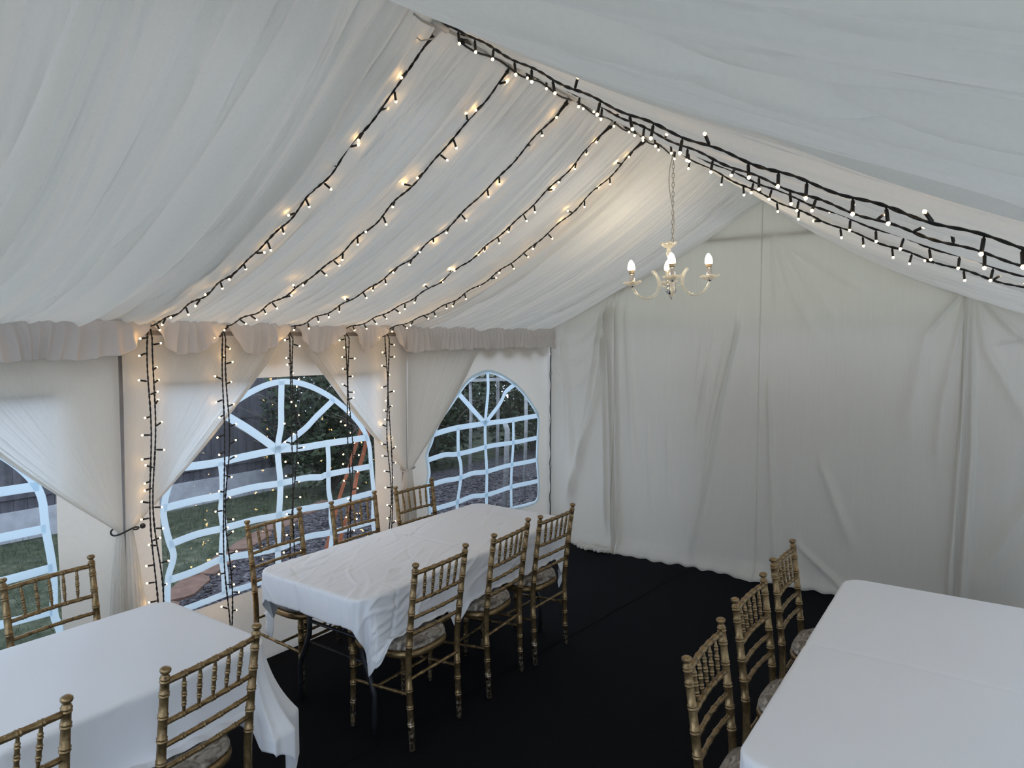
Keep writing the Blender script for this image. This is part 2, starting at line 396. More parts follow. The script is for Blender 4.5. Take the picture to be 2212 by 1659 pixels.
# ------------------------------------------------------------------ window wall (left)
Bays = [  # hole outline in (y,z) at x=0
  dict(y0=-8.05+2, y1=-4.03, rect=(-5.86,-4.33,.45,1.69)),
  dict(y0=-4.03, y1=-2.02, rect=(-3.85,-2.33,.45,1.715)),
  dict(y0=-2.02, y1=0.0, arch=True),
]
A3 = [(-1.75,1.15),(-1.70,1.24),(-1.59,1.37),(-1.43,1.51),(-1.24,1.625),(-1.04,1.67),(-.83,1.625),(-.64,1.54),(-.50,1.44),(-.38,1.33),(-.29,1.22),
      (-.285,1.02),(-.29,.81),(-.27,.61),(-.29,.43),(-.46,.41),(-.67,.42),(-1.06,.45),(-1.37,.48),(-1.76,.50),(-1.76,.61),(-1.79,.82),(-1.775,.92),(-1.80,1.06)]
def resample_star(poly, n, c):
    out=[]
    P=[Vector(p) for p in poly]; c=Vector(c)
    for k in range(n):
        a=2*PI*k/n; d=Vector((math.cos(a),math.sin(a))); best=None
        for i in range(len(P)):
            p,q=P[i],P[(i+1)%len(P)]; e=q-p; den=d.x*e.y-d.y*e.x
            if abs(den)<1e-9: continue
            w=p-c; t=(w.x*e.y-w.y*e.x)/den; u=(w.x*d.y-w.y*d.x)/den
            if t>0 and -1e-6<=u<=1+1e-6 and (best is None or t>best): best=t
        out.append(c+d*best)
    return out
def wavx(y,z): return .008*math.sin(y*5.1+z*2.2)+.006*math.sin(y*11+z*7+1)
mb = MB()
for b in Bays:
    hole = A3 if b.get('arch') else [(b['rect'][0],b['rect'][2]),(b['rect'][1],b['rect'][2]),(b['rect'][1],b['rect'][3]),(b['rect'][0],b['rect'][3])]
    outer = [(b['y0'],-.06),(b['y1'],-.06),(b['y1'],2.03),(b['y0'],2.03)]
    c = (sum(p[0] for p in hole)/len(hole), 1.0); n=160
    hi = resample_star(hole,n,c); ho = resample_star(outer,n,c)
    # pull nearest samples onto the corners
    for L, poly in ((hi, hole if not b.get('arch') else []),(ho, outer)):
        for p in poly:
            k=min(range(n), key=lambda i:(L[i]-Vector(p)).length); L[k]=Vector(p)
    V=[];F=[];nr=9
    for j in range(nr):
        for k in range(n):
            p=hi[k].lerp(ho[k], j/(nr-1)); y,z=W(p.x,p.y) if j<nr-1 else (p.x,p.y)
            V.append((WALLX+wavx(p.x,p.y)*(1 if j<nr-1 else .0), y, z))
    for j in range(nr-1):
        for k in range(n): F.append((j*n+k, j*n+(k+1)%n, (j+1)*n+(k+1)%n, (j+1)*n+k))
    mb.add(V,F)
wl = struct(mb.build('wall_left', M['wall']))

def tape(parent, lines, w=.042):
    mb = MB()
    for pts, ww, closed in lines:
        P=[Vector((0,*W(*p))) for p in pts]
        # smooth resample
        Q=[]
        m=len(P)
        for i in range(m-1 if not closed else m):
            p0=P[(i-1)%m] if (i>0 or closed) else P[i]; p1=P[i]; p2=P[(i+1)%m]; p3=P[(i+2)%m] if (i+2<m or closed) else P[(i+1)%m]
            for k in range(6):
                t=k/6; Q.append(.5*((2*p1)+(p2-p0)*t+(2*p0-5*p1+4*p2-p3)*t*t+(3*p1-p0-3*p2+p3)*t**3))
        if not closed: Q.append(P[-1])
        n=len(Q); V=[];F=[]
        for i,q in enumerate(Q):
            t=(Q[(i+1)%n]-Q[i-1]) if closed or 0<i<n-1 else (Q[1]-Q[0] if i==0 else Q[-1]-Q[-2])
            nn=Vector((0,-t.z,t.y)).normalized()*ww/2
            x=WALLX+.003+wavx(q.y,q.z)
            for sgn,dx in ((1,0),(-1,0),(-1,.002),(1,.002)):
                p=q+nn*sgn; V.append((x+dx,p.y,p.z))
        for i in range(n if closed else n-1):
            a=i*4;b=((i+1)%n)*4
            for k in range(4): F.append((a+k,a+(k+1)%4,b+(k+1)%4,b+k))
        mb.add(V,F)
    return mb.build('glazing_bars', M['tape'], parent, False)

def pane(parent, outline, n=14):
    ys=[p[0] for p in outline]; zs=[p[1] for p in outline]
    y=np.linspace(min(ys),max(ys),40); z=np.linspace(min(zs),max(zs),40)
    V=[];F=[]
    c=((min(ys)+max(ys))/2, 1.0); rim=resample_star(outline,96,c)
    for p in outline:
        k=min(range(96), key=lambda i:(rim[i]-Vector(p)).length); rim[k]=Vector(p)
    for j in range(n):
        for k in range(96):
            p=Vector(c).lerp(rim[k], (j+.02)/(n-1+.02)); yy,zz=W(p.x,p.y); V.append((WALLX+wavx(p.x,p.y), yy, zz))
    for j in range(n-1):
        for k in range(96): F.append((j*96+k,(j+1)*96+k,(j+1)*96+(k+1)%96,j*96+(k+1)%96))
    F.append(tuple(range(96)))
    return mesh('pane', V, F, M['pvc'], parent)

def rect_window(name, dy):
    root = struct(empty(name, (0,0,0)))
    s = lambda L: [(y+dy, z) for y,z in L]
    arch=[(-3.83,1.05),(-3.80,1.16),(-3.74,1.27),(-3.65,1.38),(-3.48,1.53),(-3.27,1.645),(-3.08,1.685),(-2.90,1.655),(-2.69,1.55),(-2.49,1.39),(-2.39,1.24),(-2.37,1.06),(-2.35,.86),(-2.355,.66),(-2.36,.50),(-2.75,.50),(-3.10,.49),(-3.32,.485),(-3.49,.485),(-3.74,.475),(-3.82,.46),(-3.825,.66),(-3.79,.78),(-3.81,.87),(-3.83,.98)]
    L=[(s(arch),.036,True),
       (s([(-3.74,1.255),(-3.49,1.25),(-3.12,1.27),(-2.95,1.262),(-2.74,1.265),(-2.39,1.265)]),.044,False),
       (s([(-3.83,1.05),(-3.65,1.06),(-3.49,1.06),(-3.30,1.066),(-3.1,1.06),(-2.92,1.066),(-2.80,1.052),(-2.74,1.06),(-2.37,1.06)]),.040,False),
       (s([(-3.81,.85),(-3.65,.868),(-3.49,.868),(-3.30,.872),(-3.11,.862),(-2.92,.868),(-2.74,.86),(-2.35,.87)]),.040,False),
       (s([(-3.82,.66),(-3.65,.67),(-3.5,.69),(-3.26,.67),(-3.08,.66),(-2.9,.68),(-2.72,.67),(-2.36,.665)]),.040,False),
       (s([(-3.49,1.25),(-3.485,1.15),(-3.49,1.06),(-3.50,.97),(-3.49,.87),(-3.497,.78),(-3.50,.69),(-3.49,.6),(-3.49,.49)]),.044,False),
       (s([(-3.08,1.69),(-3.09,1.53),(-3.095,1.42),(-3.12,1.27),(-3.10,1.06),(-3.11,.86),(-3.13,.66),(-3.13,.49)]),.042,False),
       (s([(-2.74,1.25),(-2.735,1.15),(-2.74,1.06),(-2.742,.95),(-2.728,.86),(-2.73,.76),(-2.72,.67),(-2.74,.50)]),.036,False),
       (s([(-3.48,1.53),(-3.30,1.41),(-3.12,1.27)]),.048,False),
       (s([(-2.69,1.55),(-2.82,1.455),(-2.90,1.39),(-2.99,1.34),(-3.12,1.27)]),.040,False)]
    tape(root, L)
    pane(root, s([(-3.85,.45),(-2.33,.45),(-2.33,1.715),(-3.85,1.715)]))
    return root
rect_window('window_1', -2.01); rect_window('window_2', 0)
w3 = struct(empty('window_3'))
tape(w3, [(A3,.036,True),
  ([(-1.72,1.21),(-1.44,1.235),(-1.06,1.23),(-.69,1.225),(-.29,1.23)],.044,False),
  ([(-1.79,1.02),(-1.6,1.035),(-1.43,1.02),(-1.07,1.03),(-.67,1.02),(-.29,1.02)],.040,False),
  ([(-1.78,.82),(-1.6,.83),(-1.42,.82),(-1.25,.835),(-1.07,.82),(-.68,.82),(-.29,.81)],.040,False),
  ([(-1.76,.62),(-1.44,.63),(-1.25,.64),(-1.07,.62),(-.69,.62),(-.29,.61)],.040,False),
  ([(-1.44,1.23),(-1.43,1.03),(-1.40,.93),(-1.40,.81),(-1.45,.62),(-1.46,.48)],.036,False),
  ([(-1.04,1.67),(-1.03,1.5),(-1.06,1.23),(-1.07,1.03),(-1.065,.82),(-1.07,.62),(-1.06,.45)],.036,False),
  ([(-.67,1.22),(-.67,1.02),(-.68,.82),(-.685,.62),(-.69,.42)],.036,False),
  ([(-1.43,1.51),(-1.06,1.23)],.044,False),([(-1.06,1.23),(-.86,1.39),(-.78,1.48),(-.64,1.54)],.040,False)])
pane(w3, A3)

# roof skin over the ridge and the lining joints
mb = MB()
mb.add([(1.72,YF,RZ-.13),(2,YF,RZ+.10),(2.28,YF,RZ-.13),(1.72,.06,RZ-.13),(2,.06,RZ+.10),(2.28,.06,RZ-.13)],[(0,1,4,3),(1,2,5,4)])
for y in (-4.0,-2.0):
    for sx in (-1,1): mb.add([(2+sx*.2,y-.16,RZ-.075),(2+sx*2.02,y-.16,EZ+.015),(2+sx*2.02,y+.16,EZ+.015),(2+sx*.2,y+.16,RZ-.075)],[(0,1,2,3)])
struct(mb.build('roof', M['roofskin'], smooth=False))
# frame: poles, eave beams, rafters, ridge (structure trims)
mb = MB()
for y in (-6.0,-4.03,-2.02): mb.tube([(-.012,y,-.03),(-.012,y,2.0)], .021, 12)
mb.tube([(-.0,-.02,-.03),(-.0,-.02,2.0)], .019, 12)
mb.tube([(4.02,-.02,-.03),(4.02,-.02,2.0)], .019, 12)
struct(mb.build('trim_1', M['metal']))
mb = MB(); mb.box(-.035,.012,YF,-.0,1.965,2.02); mb.box(3.99,4.03,YF,0,1.965,2.02); struct(mb.build('trim_2', M['wood'], smooth=False))
mb = MB()
for y in (-.0,-2.0,-4.0,-6.0):
    for sx in (-1,1): mb.tube([(2+sx*2.0,y+.0,EZ+.05),(2,y+.0,RZ+.07)], .02, 10)
mb.tube([(2,YF,RZ+.06),(2,0,RZ+.06)], .021, 12)
struct(mb.build('trim_3', M['frame_white']))
mb = MB()
for (a,b) in (((1.42,-.052,2.745),(2.50,-.052,2.745)),((.03,.03,2.06),(3.97,.03,2.06))): mb.tube([a,b],.018,10)
struct(mb.build('trim_4', M['metal']))
# lacing rope down the corner
mb=MB(); pts=[(.012+.004*math.sin(k*1.7),-.075+.006*math.sin(k*.9),1.88-.045*k) for k in range(41)]
mb.tube(pts,.004,6); o=mb.build('lacing_cord', M['cable']); tag(o,'thin dark lacing cord running down the tent corner beside the white drape','cord')
for z in (1.62,1.17,.72):
    mb=MB(); mb.lathe([(.0,-.006),(.012,-.006),(.014,0),(.012,.006),(.0,.006)],12); q=mb.build('toggle',M['cord'],o); q.location=(.02,-.085,z)

# right wall (plain), gable sheets
yy,zz=np.meshgrid(np.linspace(YF,0,40),np.linspace(-.06,2.03,12),indexing='ij')
struct(gridmesh('wall_right', 4.05+.01*np.sin(yy*5), yy, zz, M['roofskin']))
def roofz(x): return RZ-1.03*abs(x-2)/2
V=[(-.04,.06,-.06),(4.04,.06,-.06),(4.04,.06,2.06),(-.04,.06,2.06)]
struct(mesh('wall_back', V, [(0,1,2,3)], M['gable_low'], smooth=False))
struct(mesh('wall_gable', [(-.04,.06,2.06),(4.04,.06,2.06),(2,.06,RZ+.06)], [(0,1,2)], M['gable'], smooth=False))

struct(mesh('wall_front_shade',[(-.04,YF,2.06),(4.04,YF,2.06),(2,YF,RZ+.06)],[(0,2,1)],M['wall'],smooth=False))  # unseen front gable, added to cut light on the nearest ceiling bay
# scalloped outer valance of the roof, hanging outside the wall
ys=np.linspace(YF,0,240); V=[];F=[]
for i,y in enumerate(ys):
    V += [(-.085,y,2.04),(-.085,y,1.86-.07*abs(math.sin(PI*y/.27)))]
    if i: F.append((2*i-2,2*i-1,2*i+1,2*i))
o=solid(mesh('outer_valance',V,F,M['wall']),.002); tag(o,'scalloped outer roof valance showing as soft shadows through the canvas above the far window','valance')

# ------------------------------------------------------------------ ceiling lining
def sag_lin(side, y):
    if side<0: return np.interp(y,[-6,-5,-4.0,-3.99,-3,-2,-1,0],[.22,.24,.21,.135,.135,.135,.12,.05])
    return np.interp(y,[-6,-5,-4.0,-3.99,-3,-2,-1,0],[.06,.06,.035,.030,.045,.06,.10,.12])
def folds(rs, n, y0, y1, wmin, wmax, amp, drift):
    return [(rs.uniform(y0,y1), rs.normal(0,drift), rs.uniform(wmin,wmax), rs.uniform(.35,1)*amp*rs.choice([1,1,-1]), rs.uniform(-1,1)*.04) for _ in range(n)]
def lin(side, bay):
    y0,y1=bay; rs=np.random.RandomState(int(abs(y0*10))+(3 if side>0 else 0))
    ns,ny=56,int((y1-y0)/.006)
    s=np.linspace(0,1,ns); y=np.linspace(y0,y1,ny); S,Y=np.meshgrid(s,y,indexing='ij')
    near = y0<-4.5
    if near:
        k_=1.0 if side<0 else .70
        FL = folds(rs,15,y0,y1,.040,.085,.080*k_,.10)+folds(rs,34,y0,y1,.012,.026,.055*k_,.09)+[(c,d,w,-abs(a),q) for c,d,w,a,q in folds(rs,40,y0,y1,.005,.011,.040*k_,.09)]
    else:
        FL = folds(rs,12,y0,y1,.035,.08,.040,.05)+folds(rs,46,y0,y1,.009,.020,.028,.05)+[(c,d,w,-abs(a),q) for c,d,w,a,q in folds(rs,64,y0,y1,.0042,.008,.030,.05)]
    D=np.zeros_like(S)+(.0)
    for c,dr,w,a,q in FL:
        if side>0 and near: dr=dr*1.6; 
        cc=c+dr*(S-.5)+q*np.sin(PI*S*1.3)
        ww=w*(.55+.9*np.sin(PI*np.clip(S,0,1))**.8)
        aa=a*(.45+.7*np.sin(PI*S))*(1-.5*np.exp(-((S-rs.uniform(0,1))/.2)**2))
        u=(Y-cc)/ww
        D+=aa*np.exp(-u*u)*(1+.6*np.tanh(u*1.5))
    # small gathers at eave and ridge
    g=np.zeros_like(S)
    for f in (31,47,73): g+=np.sin(Y*f*1.7+rs.uniform(0,6)+2*np.sin(Y*3+f))*.0035
    D+=g*(np.exp(-S/.12)+np.exp(-(1-S)/.12))
    D*=np.clip(S/.07,.2,1); edge=np.minimum(Y-y0,y1-Y); D*=np.clip(edge/.05+.25,0,1)
    sg=np.vectorize(lambda v: float(sag_lin(side,v)))(y)[None,:]
    cl=.075 if near and side<0 else .052
    Z=RZ-1.03*S-4*sg*S*(1-S)-np.where(D>0,cl*np.tanh(D/cl),cl*np.tanh(D/cl))
    if near: Z-= (.022 if side<0 else .012)*np.exp(-((y1-Y)/.10))*np.sin(PI*S)
    Z-=.012*(np.cos(PI*(Y-y0)/(y1-y0)*2)*-.5+.5)*np.sin(PI*S)
    X=2+side*(-.03+S*2.06)
    Z=np.where(S>.97, Z-.0, Z)
    return X,Y,Z
mbV=[];mbF=[]
for side in (-1,1):
    for bay in ((-6.05,-3.985),(-3.995,-1.995),(-2.0,0.02)):
        X,Y,Z=lin(side,bay); n0=len(mbV); nu,nv=X.shape
        mbV+=list(np.stack([X.ravel(),Y.ravel(),Z.ravel()],1)); mbF+=[tuple(i+n0 for i in f) for f in grid(nu,nv)]
struct(mesh('ceiling',mbV,mbF,M['lining']))

# ruffled valance along the left eave
LY1=[-3.90,-3.50,-3.06,-2.62,-2.256]
ny=1400; ys=np.linspace(YF,-.03,ny); nz=22; rs=np.random.RandomState(5)
env=np.repeat(rs.uniform(.35,1.5,ny//20+1),20)[:ny]; env=np.convolve(env,np.ones(25)/25,'same')
ph=np.cumsum(np.where(ys>-1.9,1.25,env))*(2*PI*(ys[1]-ys[0])/.054)
lift=np.zeros(ny)
for c in LY1: lift=np.maximum(lift,np.exp(-(np.abs(ys-c)/.095)**1.5))
T,_=np.meshgrid(np.linspace(0,1,nz),ys,indexing='ij'); Yg=np.tile(ys,(nz,1)); PHI=np.tile(ph,(nz,1)); LF=np.tile(lift,(nz,1))
amp=.003+.010*T**.7
far=np.clip((Yg+1.9)/.3,0,1)
Xv=.050+.016*np.clip(T*4,0,1)+amp*(np.sin(PHI+.8*np.sin(T*3+Yg*5))+.5*np.sin(PHI*.37+1+T))*(1-.5*far)+.02*LF*T
low=1.850-.006*np.sin(PHI*.21)-.005*np.sin(PHI*.5)+.014*far
Zv=2.040-(2.040-low)*T*(1-.93*LF)
Yv=Yg+.03*T*np.sin(PHI*.13)+ .006*T*np.cos(PHI)
o=solid(gridmesh('ruffled_valance',Xv,Yv,Zv,M['valance']),.001); tag(o,'gathered translucent ruffle hanging along the left eave above the windows','valance')
mb=MB(); mb.box(.018,.03,YF,-.03,1.99,2.02); struct(mb.build('trim_5',M['valance'],smooth=False))
# wires glimpsed at the lifted gaps are part of the strings below

# ------------------------------------------------------------------ swag curtains
def curtain(yp, ya, ytie, ztie, label, seed, fold_side, zbot=.12):
    rs=np.random.RandomState(seed); nw,nt=130,60
    w=np.linspace(0,1,nw); t=np.linspace(0,1,nt)
    wf=np.minimum(w,1.80-w)/.90; wf2=np.clip(wf,0,1)
    ytop=yp+(ya-yp)*(wf2**.55)           # more cloth bunched towards the free edge
    wid=.030
    sgn=1 if ya>yp else -1
    phs=rs.uniform(0,6,6)
    fol=sum(a*np.sin(w*2*PI*f+p) for a,f,p in zip((1,.7,.6,.5,.4),(5,9,14,21,30),phs))
    bunch=.13+1.9*np.exp(-((1-w)/.15)**2)
    X=np.zeros((nt+26,nw));Y=X.copy();Z=X.copy()
    for i,tt in enumerate(t):
        e=tt
        yt=ytie+sgn*(wf2-.15)*wid
        y=ytop*(1-e)+yt*e; z=1.955*(1-e)+ztie*e
        y=y-sgn*.035*np.sin(PI*e)*w**3*0 
        z=z-.05*np.sin(PI*e)*(w**2)
        X[i]=.030+.0075*fol*bunch*(.35+.65*np.sin(PI*min(e+.1,1)))*(1.0 if e<.9 else 1.0)+.02*e*np.sin(PI*w)+.010*(w>.90)*np.clip((w-.9)/.03,0,1)
        Y[i]=y;Z[i]=z
    for k in range(26):
        q=(k+1)/26; wd=wid+ (.11)*q**.7
        Y[nt+k]=ytie+sgn*(w-.15)*wd+ .01*np.sin(w*30+k*.2)*q
        Z[nt+k]=ztie-(ztie-zbot)*q
        X[nt+k]=.034+.02*np.sin(PI*w)+(.004+.016*q)*np.sin(w*2*PI*5+phs[0]+q)*.8
    X=np.maximum(X,.012)
    o=gridmesh('swag_curtain',X,Y,Z,M['sheer']); tag(o,label,'curtain','sheer curtains tied back to the window poles')
    return o
curtain(-4.045,-5.05,-4.055,.985,'sheer curtain swept left to right over the nearest window, tied at the first pole',1,1)
curtain(-4.02,-3.07,-4.035,.985,'sheer curtain on the left half of the middle window, tied with black bungee',2,1)
curtain(-2.03,-2.98,-2.045,.99,'sheer curtain on the right half of the middle window, tied at the second pole',3,1)
curtain(-2.01,-1.12,-2.025,.99,'sheer curtain on the left half of the far window, tied at the second pole',4,1)
def tieback(y,z,mat,label,ball):
    root=empty('tieback',(.036,y,z)); tag(root,label,'tieback')
    pts=[(.036*math.cos(a),.066*math.sin(a),.012*math.sin(a*2+.5)) for a in [2*PI*k/32 for k in range(33)]]
    mb=MB(); mb.tube(pts,.0045,8); mb.build('cord_loop',mat,root)
    if ball:
        mb=MB(); n=10; mb.lathe([(.0001,-.014)]+[(.014*math.sin(PI*k/n),-.014*math.cos(PI*k/n)) for k in range(1,n)]+[(.0001,.014)],14); q=mb.build('ball',mat,root); q.location=(.034,.072,.012)
tieback(-4.045,.985,M['cable'],'black bungee tieback with a ball on the first window pole',True)
tieback(-2.035,.995,M['cord'],'thin pale cord tieback on the second window pole',False)

# ------------------------------------------------------------------ gable drapes
FO=[ # fold centre lines (x,z) top->bottom, width top/bottom, amplitude
 ([(.15,1.98),(.20,1.4),(.26,.5)],.03,.05,.018), ([(.64,2.25),(.68,1.0),(.71,0.)],.012,.014,.030),([(.71,2.25),(.74,1.0),(.76,0.)],.012,.02,.028),
 ([(.66,2.23),(.53,1.44),(.21,.45)],.02,.05,.030),([(.60,2.2),(.60,1.3),(.62,.3)],.015,.022,.024),([(.56,2.2),(.45,1.5),(.34,.8)],.015,.03,.018),
 ([(.80,2.2),(.86,1.4),(.90,.8)],.02,.05,.016),
 ([(1.8,2.03),(1.66,1.38),(1.59,.91),(1.44,.17)],.02,.035,.030),([(1.54,1.61),(1.48,1.17)],.02,.03,.015),([(1.70,1.9),(1.58,1.2),(1.55,.8)],.02,.03,.012),
 ([(1.5,1.9),(1.46,1.55)],.015,.02,.008),([(1.6,1.95),(1.52,1.5)],.015,.02,.008),([(1.02,1.2),(1.08,.5)],.02,.05,.010),([(1.22,1.1),(1.25,.4)],.02,.04,.008),
 ([(2.08,2.71),(2.20,2.35),(2.36,2.0)],.02,.05,.012),([(2.12,2.68),(2.5,2.1)],.02,.05,.009),([(2.16,2.66),(2.7,2.3)],.02,.05,.008),([(2.06,2.7),(2.1,2.2)],.015,.03,.009),
 ([(2.05,1.59),(2.13,.21)],.015,.04,.014),([(2.45,1.0),(2.67,.42)],.03,.05,.012),([(2.3,.35),(2.7,.02)],.03,.05,.014),
 ([(3.35,2.22),(3.34,1.41),(3.30,.2)],.012,.02,.026),([(3.39,2.23),(3.46,1.86),(3.7,1.4)],.02,.06,.018),([(3.29,2.24),(3.1,1.98),(3.01,1.3)],.02,.07,.016),
 ([(3.37,2.2),(3.40,1.2),(3.37,.1)],.012,.03,.022),([(3.33,2.2),(3.22,1.5),(3.2,1.1)],.015,.04,.014),([(3.9,1.3),(3.6,.6),(3.45,.3)],.04,.06,.016),([(3.9,.8),(3.5,.25)],.04,.06,.012),([(3.9,2.0),(3.5,1.9)],.03,.05,.01),([(3.42,2.2),(3.60,2.0),(3.9,1.7)],.02,.05,.014),
]
def drape(x0,x1,label,seed,yoff):
    rs=np.random.RandomState(seed); nx=int((x1-x0)/.006)+2; nz=150
    xs=np.linspace(x0,x1,nx); Zt=np.array([roofz(x)+.01 for x in xs])
    q=np.linspace(0,1,nz); Q,XX=np.meshgrid(q,xs,indexing='ij'); ZZ=Zt[None,:]*(1-Q)+.012*Q
    D=np.zeros_like(XX)
    for pts,w0,w1,a in FO:
        px=[p[0] for p in pts][::-1]; pz=[p[1] for p in pts][::-1]
        c=np.interp(ZZ,pz,px); tt=np.clip((pz[-1]-ZZ)/(pz[-1]-pz[0]),0,1); w=w0+(w1-w0)*tt
        m=1/(1+np.exp((ZZ-pz[-1]-.02)/.03))/(1+np.exp(-(ZZ-pz[0]+.02)/.05)); u=(XX-c)/w
        D+=1.9*a*m*np.exp(-u*u)*(1+.35*np.tanh(u))
    for k in range(14):
        c=rs.uniform(x0,x1); w=rs.uniform(.04,.14); a=rs.uniform(-.007,.010)
        D+=a*np.exp(-((XX-c-rs.normal(0,.06)*(ZZ-1))/w)**2)*(.4+.6*Q)
    # swag hanging from the top left corner
    if x0<.3:
        for k,(zc,dp) in enumerate(((1.95,.10),(1.86,.20),(1.74,.32))):
            arc=zc+.27*((XX-.02)/.62)**1.6-dp*np.sin(PI*np.clip((XX-.0)/.64,0,1))
            D+=.016*np.exp(-((ZZ-arc)/.03)**2)*(XX<.66)*np.clip(XX/.1,0,1)
    # hem pooling on the carpet
    hem=np.clip((.16-ZZ)/.16,0,1)
    out=hem**1.6*(.075+.03*np.sin(XX*6+seed)+.018*np.sin(XX*17)+.012*np.sin(XX*41))
    Yp=-.075+yoff-D-out
    ZZ=ZZ+hem*(.012*np.sin(XX*23+2)**2+.018*np.exp(-((ZZ-.05)/.03)**2))
    # side edges rolled
    e=np.minimum(XX-x0,x1-XX); Yp-= .006*np.exp(-(e/.010)**2)
    o=solid(gridmesh('gable_drape',XX,Yp,ZZ,M['drape']),.0012)
    tag(o,label,'drape','white jersey drapes over the gable wall'); return o
drape(.0,.701,'narrow gathered white drape in the left corner of the gable wall',1,-.004)
drape(.698,1.981,'wide white drape left of the centre seam, with a long diagonal fold',2,0)
drape(1.978,3.333,'wide flat white drape right of the centre seam',3,-.004)
drape(3.330,4.02,'white drape at the right end of the gable wall, gathered at the roof edge',4,-.0)
# bunched hem near the left gather
mb=MB()
for k in range(7):
    a=Vector((.74-.045*k,-.14-.012*math.sin(k*2),.012)); b=a+Vector((-.09,-.045-.01*(k%3),.008))
    pts=[a.lerp(b,i/8)+Vector((0,0,.022*math.sin(PI*i/8))) for i in range(9)]
    mb.tube(pts,[.008+.014*math.sin(PI*(i+.5)/9.5) for i in range(9)],10)
o=mb.build('bunched_hem',M['drape']); tag(o,'bunched spill of white drape hem on the black carpet by the left gather','fabric')

# ------------------------------------------------------------------ chairs
def turned(path, r, rings, rb=.0030, n_between=3, rfun=None):
    """path: function t->(x,y,z) length-normalised; rings: list of t; returns pts, radii"""
    L=(Vector(path(0))-Vector(path(1))).length
    ts=set([0,1])
    for k in range(13): ts.add(k/12)
    for c in rings:
        for d in (-.0085,-.0068,-.0052,-.0036,-.0016,0,.0016,.0036,.0052,.0068,.0085): ts.add(min(1,max(0,c+d/L)))
    ts=sorted(ts); pts=[];rad=[]
    for t in ts:
        pts.append(path(t)); b=0
        for c in rings:
            d=abs(t-c)*L
            b=max(b, rb*max(0,1-((d-.0052)/.0034)**2) if d<.0087 else 0)
        rad.append((rfun(t) if rfun else r)+b)
    return pts,rad
def seat_outline(f=1.0,n=48):
    out=[]
    for k in range(n):
        a=2*PI*k/n; c,s=math.cos(a),math.sin(a)
        x=math.copysign(abs(c)**.62,c); y=math.copysign(abs(s)**.62,s)
        yy=.205+.203*y*f; hw=.178+.030*((yy-.0)/.41)
        out.append((x*hw*f,yy))
    return out
